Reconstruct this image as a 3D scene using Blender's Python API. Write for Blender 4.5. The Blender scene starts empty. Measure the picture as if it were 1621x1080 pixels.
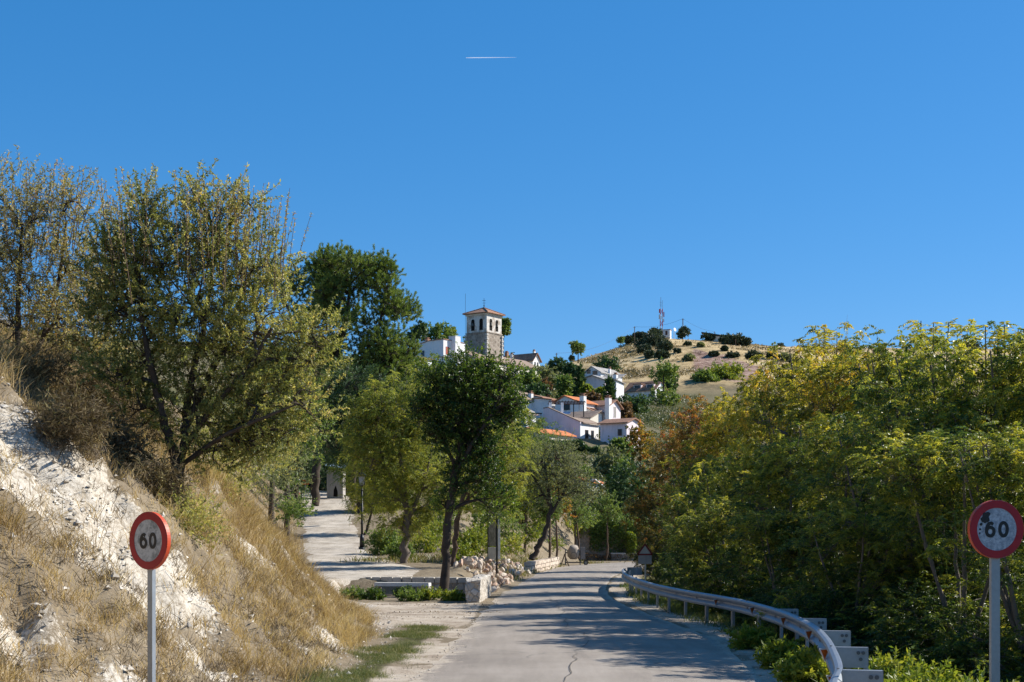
import bpy, math, random
import numpy as np
from mathutils import Vector

SC = bpy.context.scene
COL = SC.collection
rng = np.random.default_rng(7)
random.seed(7)

# ------------------------------------------------------------------ camera numbers
CAM_Z = 2.16
F = 2251.0          # focal length in photo pixels
HX, HY = 810.5, 847.0

def at(px, py, Y):
    """world point seen at photo pixel (px,py) at distance Y"""
    return np.array([(px - HX) * Y / F, Y, CAM_Z + (HY - py) * Y / F])

# ------------------------------------------------------------------ tagging helpers
def tag(o, label=None, cat=None, group=None, kind=None):
    if label: o['label'] = label
    if cat: o['category'] = cat
    if group: o['group'] = group
    if kind: o['kind'] = kind
    return o

def empty(name, loc, label=None, cat=None, group=None):
    o = bpy.data.objects.new(name, None)
    o.empty_display_size = 0.3
    COL.objects.link(o)
    o.location = [float(v) for v in loc]
    return tag(o, label, cat, group)

def root_loc(o):
    v = np.zeros(3)
    while o is not None:
        v += np.array(o.location)
        o = o.parent
    return v

def np_mesh(name, V, quads=None, tris=None, tint=None, smooth=False, polys=None):
    me = bpy.data.meshes.new(name)
    V = np.asarray(V, np.float32)
    idx, st, tot = [], [], []
    off = 0
    for arr, k in ((quads, 4), (tris, 3)):
        if arr is not None and len(arr):
            arr = np.asarray(arr, np.int32)
            n = len(arr)
            idx.append(arr.ravel()); st.append(off + np.arange(n) * k); tot.append(np.full(n, k)); off += n * k
    if polys:
        for p in polys:
            idx.append(np.array(p, np.int32)); st.append(np.array([off])); tot.append(np.array([len(p)])); off += len(p)
    idx = np.concatenate(idx).astype(np.int32); st = np.concatenate(st).astype(np.int32); tot = np.concatenate(tot).astype(np.int32)
    me.vertices.add(len(V)); me.vertices.foreach_set('co', V.ravel())
    me.loops.add(len(idx)); me.loops.foreach_set('vertex_index', idx)
    me.polygons.add(len(st)); me.polygons.foreach_set('loop_start', st); me.polygons.foreach_set('loop_total', tot)
    me.polygons.foreach_set('use_smooth', np.full(len(st), bool(smooth)))
    if tint is not None:
        a = me.attributes.new('tint', 'FLOAT', 'FACE')
        a.data.foreach_set('value', np.asarray(tint, np.float32))
    me.update(calc_edges=True)
    return me

def link(name, me, mat, parent=None, loc=None):
    o = bpy.data.objects.new(name, me)
    COL.objects.link(o)
    if mat is not None and not me.materials:
        for m in (mat if isinstance(mat, (list, tuple)) else [mat]):
            me.materials.append(m)
    if parent is not None: o.parent = parent
    if loc is not None: o.location = [float(v) for v in loc]
    return o

class MB:
    """collects shapes in world space, builds ONE mesh object"""
    def __init__(s): s.v = []; s.f = []
    def add(s, V, Fc):
        b = len(s.v); s.v.extend([tuple(map(float, p)) for p in V]); s.f.extend([tuple(b + i for i in f) for f in Fc]); return s
    def hexa(s, P):   # 8 points: bottom 4 ccw, top 4
        return s.add(P, [(3,2,1,0),(4,5,6,7),(0,1,5,4),(1,2,6,5),(2,3,7,6),(3,0,4,7)])
    def box(s, c, size, ax=None, bev=0.0):
        c = np.array(c, float); hx, hy, hz = [q / 2 for q in size]
        A = np.eye(3) if ax is None else np.array(ax, float)
        P = [c + A[0]*x + A[1]*y + A[2]*z for (x, y, z) in ((-hx,-hy,-hz),(hx,-hy,-hz),(hx,hy,-hz),(-hx,hy,-hz),(-hx,-hy,hz),(hx,-hy,hz),(hx,hy,hz),(-hx,hy,hz))]
        return s.hexa(P)
    def prism(s, poly, ext):   # planar polygon list of 3d pts, extrude vector
        n = len(poly); ext = np.array(ext, float)
        P = [np.array(p, float) for p in poly]; Q = [p + ext for p in P]
        fs = [tuple(range(n))[::-1], tuple(range(n, 2*n))] + [(i, (i+1) % n, n + (i+1) % n, n + i) for i in range(n)]
        return s.add(P + Q, fs)
    def tube(s, pts, rad, sides=6, cap=True):
        pts = [np.array(p, float) for p in pts]
        if not hasattr(rad, '__len__'): rad = [rad] * len(pts)
        rings = []
        b = len(s.v)
        for i, p in enumerate(pts):
            d = pts[min(i+1, len(pts)-1)] - pts[max(i-1, 0)]
            d = d / (np.linalg.norm(d) + 1e-9)
            ref = np.array([1., 0, 0]) if abs(d[0]) < .8 else np.array([0, 1., 0])
            u = np.cross(d, ref); u /= np.linalg.norm(u); w = np.cross(d, u)
            for k in range(sides):
                a = 2*math.pi*k/sides
                s.v.append(tuple(p + rad[i]*(u*math.cos(a) + w*math.sin(a))))
        for i in range(len(pts)-1):
            for k in range(sides):
                a0 = b + i*sides + k; a1 = b + i*sides + (k+1) % sides
                s.f.append((a0, a1, a1 + sides, a0 + sides))
        if cap:
            s.f.append(tuple(b + k for k in range(sides))[::-1])
            s.f.append(tuple(b + (len(pts)-1)*sides + k for k in range(sides)))
        return s
    def build(s, name, mat, parent=None, smooth=False, loc=None):
        me = bpy.data.meshes.new(name)
        base = root_loc(parent) if parent is not None else (np.array(loc, float) if loc is not None else np.zeros(3))
        V = np.array(s.v) - base
        me.from_pydata([tuple(v) for v in V], [], s.f)
        if smooth:
            me.polygons.foreach_set('use_smooth', np.ones(len(me.polygons), bool))
        me.update()
        return link(name, me, mat, parent, None if parent is not None else loc)

# ------------------------------------------------------------------ material helpers
class NT:
    def __init__(s, name):
        s.m = bpy.data.materials.new(name); s.m.use_nodes = True
        s.t = s.m.node_tree; s.t.nodes.clear()
        s.out = s.n('ShaderNodeOutputMaterial')
    def n(s, ty, **kw):
        q = s.t.nodes.new(ty)
        for k, v in kw.items(): setattr(q, k, v)
        return q
    def l(s, a, b): s.t.links.new(a, b)
    def noise(s, scale, detail=4, rough=.6, vec=None, dist=0.0):
        q = s.n('ShaderNodeTexNoise'); q.inputs['Scale'].default_value = scale; q.inputs['Detail'].default_value = detail
        q.inputs['Roughness'].default_value = rough; q.inputs['Distortion'].default_value = dist
        if vec is not None: s.l(vec, q.inputs['Vector'])
        return q.outputs['Fac']
    def ramp(s, fac, stops, interp='LINEAR'):
        q = s.n('ShaderNodeValToRGB'); e = q.color_ramp.elements; q.color_ramp.interpolation = interp
        while len(e) < len(stops): e.new(.5)
        for i, (p, c) in enumerate(stops):
            e[i].position = p; e[i].color = (*c, 1) if len(c) == 3 else c
        s.l(fac, q.inputs['Fac']); return q.outputs['Color']
    def mix(s, fac, a, b, mode='MIX'):
        q = s.n('ShaderNodeMix', data_type='RGBA', blend_type=mode)
        for sock, val in ((q.inputs[0], fac), (q.inputs[6], a), (q.inputs[7], b)):
            if isinstance(val, (int, float)): sock.default_value = val
            elif isinstance(val, tuple): sock.default_value = (*val, 1) if len(val) == 3 else val
            else: s.l(val, sock)
        return q.outputs[2]
    def math(s, op, a, b=0.0, c=None):
        q = s.n('ShaderNodeMath', operation=op)
        for i, v in enumerate((a, b, c)):
            if v is None: continue
            if isinstance(v, (int, float)): q.inputs[i].default_value = v
            else: s.l(v, q.inputs[i])
        return q.outputs[0]
    def pos(s): return s.n('ShaderNodeNewGeometry').outputs['Position']
    def obj(s): return s.n('ShaderNodeTexCoord').outputs['Object']
    def mapv(s, vec, sc):
        q = s.n('ShaderNodeMapping'); q.inputs['Scale'].default_value = sc; s.l(vec, q.inputs['Vector']); return q.outputs[0]
    def bump(s, h, strength=.5, dist=.05):
        q = s.n('ShaderNodeBump'); q.inputs['Strength'].default_value = strength; q.inputs['Distance'].default_value = dist
        s.l(h, q.inputs['Height']); return q.outputs['Normal']
    def bsdf(s, col, rough=.8, spec=.3, metal=0.0, normal=None, finish=True):
        q = s.n('ShaderNodeBsdfPrincipled')
        if isinstance(col, tuple): q.inputs['Base Color'].default_value = (*col, 1)
        else: s.l(col, q.inputs['Base Color'])
        if isinstance(rough, (int, float)): q.inputs['Roughness'].default_value = rough
        else: s.l(rough, q.inputs['Roughness'])
        q.inputs['Specular IOR Level'].default_value = spec; q.inputs['Metallic'].default_value = metal
        if normal is not None: s.l(normal, q.inputs['Normal'])
        if finish: s.l(q.outputs[0], s.out.inputs['Surface'])
        return q

def sc3(c, k): return tuple(min(1, x*k) for x in c)

def speckle(name, base, var=.35, scale=3.0, rough=.85, bump=.3, bdist=.03, spec=.2, metal=0.0, scale2=None, world=True):
    t = NT(name); p = t.pos() if world else t.obj()
    n1 = t.noise(scale, 5, .65, p); n2 = t.noise((scale2 or scale*7), 3, .6, p)
    f = t.math('ADD', t.math('MULTIPLY', n1, .6), t.math('MULTIPLY', n2, .4))
    c = t.ramp(f, [(.3, sc3(base, 1-var)), (.5, base), (.7, sc3(base, 1+var*.7))])
    t.bsdf(c, rough, spec, metal, t.bump(f, bump, bdist))
    return t.m

def leaf_mat(name, cols, transl=.35, rough=.45, spec=.35):
    t = NT(name)
    a = t.n('ShaderNodeAttribute', attribute_name='tint').outputs['Fac']
    n = len(cols)
    c = t.ramp(a, [(i/(n-1), q) for i, q in enumerate(cols)])
    q = t.bsdf(c, rough, spec, finish=False)
    tr = t.n('ShaderNodeBsdfTranslucent')
    tc = t.mix(1.0, c, (1.5, 1.45, .8), 'MULTIPLY')
    t.l(tc, tr.inputs['Color'])
    mx = t.n('ShaderNodeMixShader'); mx.inputs[0].default_value = transl
    t.l(q.outputs[0], mx.inputs[1]); t.l(tr.outputs[0], mx.inputs[2])
    t.l(mx.outputs[0], t.out.inputs['Surface'])
    return t.m

def plain(name, col, rough=.6, spec=.3, metal=0.0):
    t = NT(name)
    n = t.noise(6, 3, .6, t.obj())
    t.bsdf(t.ramp(n, [(.3, sc3(col, .85)), (.7, sc3(col, 1.12))]), rough, spec, metal)
    return t.m

# ------------------------------------------------------------------ numeric noise
def vnoise(x, y, s, seed=0):
    x = np.asarray(x)/s; y = np.asarray(y)/s
    xi = np.floor(x).astype(np.int64); yi = np.floor(y).astype(np.int64)
    fx = x - xi; fy = y - yi
    fx = fx*fx*(3-2*fx); fy = fy*fy*(3-2*fy)
    def h(a, b):
        n = (a*374761393 + b*668265263 + seed*1442695041) & 0xffffffff
        n = ((n ^ (n >> 13)) * 1274126177) & 0xffffffff
        return ((n ^ (n >> 16)) & 0xffff) / 65535.0
    return ((h(xi, yi)*(1-fx) + h(xi+1, yi)*fx)*(1-fy) + (h(xi, yi+1)*(1-fx) + h(xi+1, yi+1)*fx)*fy)*2-1

def fbm(x, y, s, o=3, seed=0):
    r = 0; a = 1; t = 0
    for k in range(o):
        r = r + a*vnoise(x, y, s/2**k, seed+k*17); t += a; a *= .5
    return r/t

def sstep(x, a, b):
    t = np.clip((x-a)/(b-a), 0, 1); return t*t*(3-2*t)

# ------------------------------------------------------------------ terrain
ROAD_L = [(-4.6,-30),(-3.6,-10),(-3.0,0),(-2.3,10),(-1.5,20.9),(-1.05,32),(-.7,43),(-.25,55),(.4,66),(1.2,77),(2.3,88),(3.5,97),(6,106),(9.5,112.5),(14,116),(25,119),(60,123)]
ROAD_R = [(.2,-30),(.6,-10),(1.0,2),(1.5,8),(2.3,13.6),(3.1,17),(3.65,21),(4.0,25),(4.15,30),(3.75,38),(3.4,47),(3.65,55),(4.3,64),(5.3,74),(6.9,85),(9.2,95),(12.5,102),(18,107),(27,110.5),(60,114)]
RAIL = [(2.4,10.6),(3.1,13.6),(3.5,15.1),(3.92,17.2),(4.35,19.6),(4.72,22.2),(4.97,25.2),(5.05,27.8),(5.0,30.8),(4.8,33),(4.45,36.1),(4.15,40),(4.05,44),(4.05,48),(4.2,53),(4.55,58),(4.9,60.5)]
def xl(Y): return np.interp(Y, [p[1] for p in ROAD_L], [p[0] for p in ROAD_L])
def xr(Y): return np.interp(Y, [p[1] for p in ROAD_R], [p[0] for p in ROAD_R])
def foot(Y): return np.interp(Y, [-30,0,8,15.5,20.5,30,36,42,48,55,70,85,100,125,160], [-5.2,-4.4,-3.9,-3.7,-2.7,-2.75,-3.5,-4.9,-6.3,-8.1,-10.4,-12.8,-15.5,-19,-24])
def pathz(Y): return np.interp(Y, [0,38,46,55,70,85,100,115,130], [0,0,.25,.75,1.44,2.8,4.7,5.8,7.2])
BX = [0,.5,1,1.6,2.4,3.4,5.4,7.4,9.5,14,20,40,80,400]
BZ = [0,.14,.36,.85,1.75,2.75,4.3,5.6,7.0,9,11,15,22,34]
FX = [-400,-150,-60,-20,-8,4,12,25,50,100,200,400]
FY = [115,125,150,200,240,300,340,400,480,520,550,650,1000,9000]
FZ = np.array([
 [34,28,17,9,5.5,1.2,0,0,-5,-6,-6,-6],
 [35,29,19,10,7,3.2,2.2,1,-3,-5,-5,-5],
 [38,33,23,14,10.5,7.5,6,4,0,-2,-2,-2],
 [42,37,29,20.5,17.5,15,14,12,8,6,6,6],
 [46,42,34,28,25,22.5,21.5,20,14,10,10,10],
 [50,48,42,36,34,30.5,29,28.5,26,22,20,20],
 [52,50,46,44,43,40,37,35.5,34,30,28,28],
 [52,52,50,50,49,46,45,46,49,48,46,40],
 [50,50,52,54,55.5,57.5,59,61.5,67,63.5,61,55],
 [50,50,52,55,57,59,62,66.5,74.6,71,70,67],
 [50,50,52,55,57,59,61,65,73,71,71,69],
 [45,45,45,46,48,50,52,54,62,64,64,58],
 [30,30,30,30,30,30,30,30,30,30,30,30],
 [0]*12])

def H0(X, Y):
    X = np.asarray(X, float); Y = np.asarray(Y, float)
    f = foot(Y); pz = pathz(Y); L = xl(Y); R = xr(Y)
    rampx = 1 - sstep(X, -6.5, -5.9)
    g = np.maximum(sstep(Y, 51.3, 51.7), rampx)
    w = np.interp(Y, [50,58,70,90,110], [1.2,1.6,3.5,6.5,8.5])
    mid = pz*sstep((L-.5-X)/w, 0, 1)*g
    d = np.maximum(f - X, 0)
    z = mid + np.interp(d, BX, BZ)
    # berm under the rubble heap
    z = z + .35*np.exp(-((X-(L-1.2))/.7)**2)*sstep(Y, 53, 56)*(1-sstep(Y, 74, 80))
    r = np.maximum(X - (R + 1.0), 0)
    z = z - np.interp(r, [0,1,3,6,12,30,400], [0,.12,.8,1.8,3,4.5,6])*(1-sstep(Y, 96, 112)*(X > 0))
    # far
    Yc = np.clip(Y, FY[0], FY[-1])
    j = np.clip(np.searchsorted(FY, Yc) - 1, 0, len(FY)-2)
    y0 = np.array(FY)[j]; y1 = np.array(FY)[j+1]
    t = (Yc-y0)/(y1-y0)
    far = np.zeros_like(X)
    rows = np.stack([np.interp(X, FX, row) for row in FZ])
    flat = rows.reshape(len(FY), -1); jj = j.ravel(); ii = np.arange(flat.shape[1])
    far = (flat[jj, ii]*(1-t.ravel()) + flat[jj+1, ii]*t.ravel()).reshape(X.shape)
    k = sstep(Y, 110, 124)
    z = z*(1-k) + far*k
    # keep road flat round the bend
    return z

def masks(X, Y):
    f = foot(Y); L = xl(Y); R = xr(Y); d = f - X
    onroad = (X > L-.15) & (X < R+.15) & (Y < 112)
    bend = (X > 3) & (Y > 96) & (Y < 121.5) & (X < 80)
    return f, L, R, d, onroad, bend

def chalk_mask(X, Y, Z):
    """where the white chalk of the cutting is bare"""
    d = foot(Y) - X
    nz = fbm(X, Y, 2.5, 3, 31); n2 = fbm(X, Y, 1.1, 3, 93)
    s = (X + 9.0) + .30*(Y - 20)*.0
    front = sstep(d, 1.15, 1.9)*(1-sstep(d, 4.6, 6.2))*(1-sstep(Y + 2.2*n2, 19.5, 22.5))*sstep(nz, -.42, .02)
    front = front*(.35+.65*sstep(Y + .55*d + 1.5*n2, 15.2, 17.2))
    patch = .9*sstep(d, 1.3, 2.1)*(1-sstep(d, 4.2, 5.2))*sstep(Y, 25, 27)*(1-sstep(Y, 33, 37))*sstep(nz, .0, .3)
    toe = .7*sstep(d, .1, .4)*(1-sstep(d, .9, 1.7))*(1-sstep(Y, 36, 40))*sstep(n2, -.05, .25)
    return np.maximum(np.maximum(front, patch), toe)

def H(X, Y):
    X = np.asarray(X, float); Y = np.asarray(Y, float)
    sh = X.shape
    X = np.atleast_1d(X); Y = np.atleast_1d(Y)
    z = H0(X, Y)
    f, L, R, d, onroad, bend = masks(X, Y)
    flatk = sstep(np.maximum(L - X, X - R), .1, 1.2)          # 0 on the road
    flatk = np.where(bend, 0, flatk)
    z = np.where(bend & (X > 5), np.minimum(z, 0.0), z)
    bankk = sstep(d, .2, 1.5)
    near = 1 - sstep(Y, 60, 110)
    n = bankk*near*(.40*fbm(X, Y, 2.2, 3, 3) + .22*(1-np.abs(vnoise(X*1.3+.4*Y, Y*.7, .8, 8))*2) + .16*(1-2*np.abs(vnoise(X+.3*Y, Y-.2*X, .42, 15))) + .12*vnoise(X, Y, .24, 5)*sstep(vnoise(X, Y, 1.1, 16), -.3, .3))
    n = n + (1-bankk)*flatk*.05*fbm(X, Y, .8, 2, 11)
    farn = sstep(Y, 120, 170)
    n = n + farn*(1-.6*sstep(Y, 470, 505))*(1.1*fbm(X, Y, 22, 3, 21) + .35*fbm(X, Y, 5, 2, 23))
    # red earth scarp on the far hill
    sc = np.exp(-((X-66)/13)**2)*sstep(Y, 434-.35*(X-62), 440-.35*(X-62))*(1-sstep(Y, 450, 480))
    n = n + 2.2*sc
    ins = np.where(bend, .3, np.minimum(X-L, R-X))
    z = z + n - .045*sstep(ins, .35, .7)*(1-flatk)
    return z.reshape(sh)

def gz(x, y): return float(H(np.array([x]), np.array([y]))[0])
def hit(px, py, y0=130.0, y1=700.0):
    """first point of the terrain seen at a photo pixel"""
    Y = np.arange(y0, y1, 1.0); X = (px-HX)*Y/F; Z = CAM_Z + (HY-py)*Y/F
    k = np.where(Z <= H(X, Y))[0]
    return float(Y[k[0]]) if len(k) else None
def onground(px, Y, dz=0.0):
    x = (px-HX)*Y/F; return np.array([x, Y, gz(x, Y)+dz])
# ------------------------------------------------------------------ ground sheet
def build_ground():
    xs = np.concatenate([-np.geomspace(9000, 80, 16), np.arange(-76, -30, 4.), np.arange(-30, -14, .9), np.arange(-14, -1.2, .13), np.arange(-1.2, 6, .4),
                         np.arange(6, 40, 1.2), np.arange(40, 160, 3.), np.geomspace(162, 9000, 22)])
    ys = np.concatenate([[-400,-150,-60], np.arange(-30, 7, 2.), np.arange(7, 30, .15), np.arange(30, 62, .3), np.arange(62, 130, .8), np.arange(130, 440, 5.),
                         np.arange(440, 580, 2.0), np.geomspace(584, 9000, 24)])
    X, Y = np.meshgrid(xs, ys)
    Z = H(X, Y)
    nx, ny = len(xs), len(ys)
    V = np.stack([X, Y, Z], -1).reshape(-1, 3)
    i = np.arange(ny-1)[:, None]*nx + np.arange(nx-1)[None, :]
    Q = np.stack([i, i+1, i+nx+1, i+nx], -1).reshape(-1, 4)
    me = np_mesh('ground', V, Q, smooth=True)
    f, L, R, d, onroad, bend = masks(X, Y)
    near = 1 - sstep(Y, 60, 105)
    nz = fbm(X, Y, 2.5, 3, 31)
    chalk = chalk_mask(X, Y, Z)*(.45+.55*sstep(fbm(X, Y, .7, 3, 91), -.35, .1))
    dirt = (1-sstep(d, -.1, .25))*sstep(L-X, .1, .3)*sstep(Y, 31.5, 35)*(1-sstep(Y, 44, 46))        # pull-out
    dirt = np.maximum(dirt, (1-sstep(d, -.1, .3))*(1-sstep(Y, 31, 36))*sstep(fbm(X, Y, 1.2, 3, 5), -.35, .1)*(1-.85*sstep(Y,18,22)*sstep(L-X,.35,.9)))
    green = .6*(1-sstep(d, -.2, .3))*sstep(L-X, .3, .8)*(1-sstep(L-X, 1.0, 1.7))*sstep(Y, 17, 20)*(1-sstep(Y, 31, 33.5))
    green = np.maximum(green, sstep(X-R, .9, 2.2)*(1-sstep(Y, 100, 110)))
    dirt = np.maximum(dirt, sstep(X-R, .0, .3)*(1-sstep(X-R, .9, 1.6))*(1-sstep(Y, 100, 110)))
    hill = sstep(Y, 345, 385)
    PX = HX + X*F/np.maximum(Y, 1); PY = HY - (Z-CAM_Z)*F/np.maximum(Y, 1)
    red = hill*sstep(PX, 1085, 1110)*(1-sstep(PX, 1205, 1225))*sstep(PY-.28*(PX-1130), 557, 563)*(1-sstep(PY-.28*(PX-1130), 590, 604))*(Y > 300)*(Y < 520)
    veg = sstep(Y, 122, 135)*(1-sstep(Y, 330, 400))*(.55+.45*sstep(fbm(X, Y, 14, 2, 66), -.3, .2))
    for nm, arr in (('mask', (chalk, dirt, green)), ('mask2', (hill, red, veg))):
        a = me.attributes.new(nm, 'FLOAT_COLOR', 'POINT')
        c = np.ones((V.shape[0], 4), np.float32)
        for k in range(3): c[:, k] = arr[k].ravel()
        a.data.foreach_set('color', c.ravel())
    t = NT('ground_earth'); p = t.pos()
    m1 = t.n('ShaderNodeSeparateColor'); t.l(t.n('ShaderNodeAttribute', attribute_name='mask').outputs['Color'], m1.inputs[0])
    m2 = t.n('ShaderNodeSeparateColor'); t.l(t.n('ShaderNodeAttribute', attribute_name='mask2').outputs['Color'], m2.inputs[0])
    n_big = t.noise(.5, 5, .6, p); n_mid = t.noise(2.6, 6, .65, p); n_fine = t.noise(14, 6, .7, p); n_far = t.noise(.06, 9, .68, p)
    soil = t.ramp(t.math('ADD', t.math('MULTIPLY', n_mid, .45), t.math('MULTIPLY', t.noise(30, 6, .85, p), .55)), [(.3, (.10,.08,.055)), (.5, (.21,.165,.11)), (.68, (.36,.30,.21))])
    n_spk = t.noise(38, 6, .85, p)
    chk = t.ramp(t.math('ADD', t.math('ADD', t.math('MULTIPLY', n_mid, .3), t.math('MULTIPLY', n_fine, .35)), t.math('MULTIPLY', n_spk, .35)), [(.38, (.15,.12,.085)), (.45, (.32,.27,.205)), (.53, (.53,.475,.39)), (.66, (.64,.585,.50))])
    def maskn(mk, amt=.9):
        return t.ramp(t.math('ADD', mk, t.math('MULTIPLY', t.math('SUBTRACT', n_fine, .5), amt)), [(.38, (0,0,0)), (.58, (1,1,1))])
    c = t.mix(maskn(m1.outputs[0], 1.3), soil, chk)
    n_grit = t.noise(60, 4, .8, p); n_tr = t.noise(1.0, 5, .7, p)
    dirtc = t.ramp(t.math('ADD', t.math('ADD', t.math('MULTIPLY', n_tr, .4), t.math('MULTIPLY', n_fine, .25)), t.math('MULTIPLY', n_grit, .35)), [(.40, (.19,.145,.10)), (.48, (.38,.31,.235)), (.56, (.50,.43,.34)), (.64, (.60,.53,.44))])
    c = t.mix(maskn(m1.outputs[1], .7), c, dirtc)
    grn = t.ramp(n_mid, [(.35, (.05,.045,.02)), (.6, (.10,.10,.035))])
    c = t.mix(maskn(m1.outputs[2], .6), c, grn)
    c = t.mix(m2.outputs[2], c, t.ramp(n_mid, [(.35, (.045,.055,.02)), (.6, (.12,.11,.045))]))
    n_str = t.noise(.35, 8, .75, t.mapv(p, (1, .35, 1.5)))
    hf = t.math('ADD', t.math('MULTIPLY', n_far, .55), t.math('MULTIPLY', n_str, .45))
    hl = t.ramp(hf, [(.39, (.11,.085,.038)), (.45, (.27,.19,.09)), (.505, (.48,.345,.17)), (.60, (.60,.46,.25))])
    c = t.mix(m2.outputs[0], c, hl)
    rd = t.ramp(t.noise(.5, 7, .7, p), [(.38, (.10,.055,.04)), (.5, (.27,.165,.12)), (.62, (.44,.32,.24))])
    c = t.mix(maskn(m2.outputs[1], .8), c, rd)
    b1 = t.bump(n_fine, .55, .05)
    q = t.n('ShaderNodeBump'); q.inputs['Strength'].default_value = .5; q.inputs['Distance'].default_value = .6
    t.l(t.math('MULTIPLY', n_str, m2.outputs[0]), q.inputs['Height']); t.l(b1, q.inputs['Normal'])
    t.bsdf(c, .95, .1, 0, q.outputs[0])
    o = link('ground', me, t.m)
    tag(o, kind='structure')
build_ground()

# ------------------------------------------------------------------ road
def resample(pl, n):
    P = np.array(pl, float)
    # smooth by Catmull-Rom
    Q = np.vstack([2*P[0]-P[1], P, 2*P[-1]-P[-2]])
    out = []
    for i in range(1, len(Q)-2):
        for u in np.linspace(0, 1, 12, endpoint=False):
            a, b, c, d = Q[i-1], Q[i], Q[i+1], Q[i+2]
            out.append(.5*((2*b) + (c-a)*u + (2*a-5*b+4*c-d)*u*u + (3*b-a-3*c+d)*u**3))
    out.append(P[-1]); out = np.array(out)
    s = np.concatenate([[0], np.cumsum(np.linalg.norm(np.diff(out, axis=0), axis=1))])
    t = np.linspace(0, s[-1], n)
    return np.stack([np.interp(t, s, out[:, k]) for k in range(out.shape[1])], -1), t

def build_road():
    n = 420; m = 14
    A, _ = resample(ROAD_L, n); B, _ = resample(ROAD_R, n)
    jl = .10*vnoise(A[:, 1], A[:, 0]*0, 1.1, 41) + .07*vnoise(A[:, 1], A[:, 0]*0, .37, 42); jr = .05*vnoise(B[:, 1], B[:, 0]*0, .9, 43)
    A[:, 0] += jl; B[:, 0] += jr
    u = np.concatenate([[0], np.linspace(0, .12, 6), np.linspace(.2, .8, 8), np.linspace(.88, 1, 6), [1]]); m = len(u)
    P = A[:, None, :]*(1-u)[None, :, None] + B[:, None, :]*u[None, :, None]
    z = .012 + .05*(1-(2*u-1)**2); z[0] = z[-1] = -.12; z = z - .008
    Z = np.broadcast_to(z, P.shape[:2])
    V = np.concatenate([P, Z[..., None]], -1).reshape(-1, 3)
    i = np.arange(n-1)[:, None]*m + np.arange(m-1)[None, :]
    Q = np.stack([i, i+1, i+m+1, i+m], -1).reshape(-1, 4)
    me = np_mesh('road', V, Q, smooth=False)
    at_ = me.attributes.new('edge', 'FLOAT', 'POINT'); wl = np.linalg.norm(A-B, axis=1)[:, None]; at_.data.foreach_set('value', np.minimum(u[None]*wl, (1-u)[None]*wl).ravel().astype(np.float32))
    t = NT('worn_asphalt'); p = t.pos()
    ag = t.noise(55, 4, .7, p); bl = t.noise(.35, 6, .62, p); st = t.noise(1.0, 5, .65, t.mapv(p, (2.6, .22, 1)))
    f = t.math('ADD', t.math('ADD', t.math('MULTIPLY', ag, .3), t.math('MULTIPLY', bl, .4)), t.math('MULTIPLY', st, .3))
    c = t.ramp(f, [(.38, (.22,.185,.15)), (.5, (.325,.275,.222)), (.62, (.43,.37,.305))])
    v = t.n('ShaderNodeTexVoronoi', feature='DISTANCE_TO_EDGE'); v.inputs['Scale'].default_value = .55
    wv = t.n('ShaderNodeVectorMath', operation='ADD')
    nz = t.n('ShaderNodeTexNoise'); nz.inputs['Scale'].default_value = 1.4; t.l(p, nz.inputs['Vector'])
    sc_ = t.n('ShaderNodeVectorMath', operation='SCALE'); sc_.inputs['Scale'].default_value = .6; t.l(nz.outputs['Color'], sc_.inputs[0])
    t.l(p, wv.inputs[0]); t.l(sc_.outputs[0], wv.inputs[1]); t.l(wv.outputs[0], v.inputs['Vector'])
    ck = t.ramp(v.outputs['Distance'], [(.004, (1,1,1)), (.012, (0,0,0))])
    gate = t.ramp(t.noise(.25, 2, .5, p), [(.52, (0,0,0)), (.6, (1,1,1))])
    c = t.mix(t.math('MULTIPLY', t.math('MULTIPLY', ck, gate), .65), c, (.07,.065,.06))
    sp = t.noise(130, 3, .8, p); c = t.mix(t.ramp(sp, [(.42, (.75,.75,.75)), (.5, (0,0,0))]), c, (.13,.115,.10)); c = t.mix(t.ramp(sp, [(.6, (0,0,0)), (.68, (.6,.6,.6))]), c, (.50,.46,.40))
    ed = t.n('ShaderNodeAttribute', attribute_name='edge').outputs['Fac']
    en = t.math('ADD', ed, t.math('MULTIPLY', t.math('SUBTRACT', t.noise(1.6, 7, .75, p), .5), 2.4))
    dc = t.ramp(t.noise(22, 5, .75, p), [(.35, (.26,.21,.15)), (.5, (.42,.35,.27)), (.66, (.56,.49,.40))])
    c = t.mix(t.ramp(en, [(.10, (1,1,1)), (.24, (0,0,0))]), c, dc)
    t.bsdf(c, .86, .25, 0, t.bump(ag, .4, .012))
    o = link('road', me, t.m); tag(o, kind='structure')
    # long crack
    ys = np.linspace(12, 47, 160); xm = xl(ys)*.52 + xr(ys)*.48 + .16*vnoise(ys, ys*0, 2.3, 9) + .07*vnoise(ys, ys*0, .6, 10)
    u0 = (xm - xl(ys))/(xr(ys)-xl(ys)); zz = .012+.05*(1-(2*u0-1)**2) + .005
    wd = .018 + .016*(vnoise(ys, ys*0, .8, 12)+.6)
    wd = np.clip(wd*.45, .003, .015)
    V = np.concatenate([np.stack([xm-wd/2, ys, zz], -1), np.stack([xm+wd/2, ys, zz], -1)])
    k = np.arange(159); Q = np.stack([k, k+160, k+161, k+1], -1)
    cr = link('crack', np_mesh('crack', V, Q), speckle('crack_fill', (.085,.075,.065), .4, 8), o)
build_road()

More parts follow.
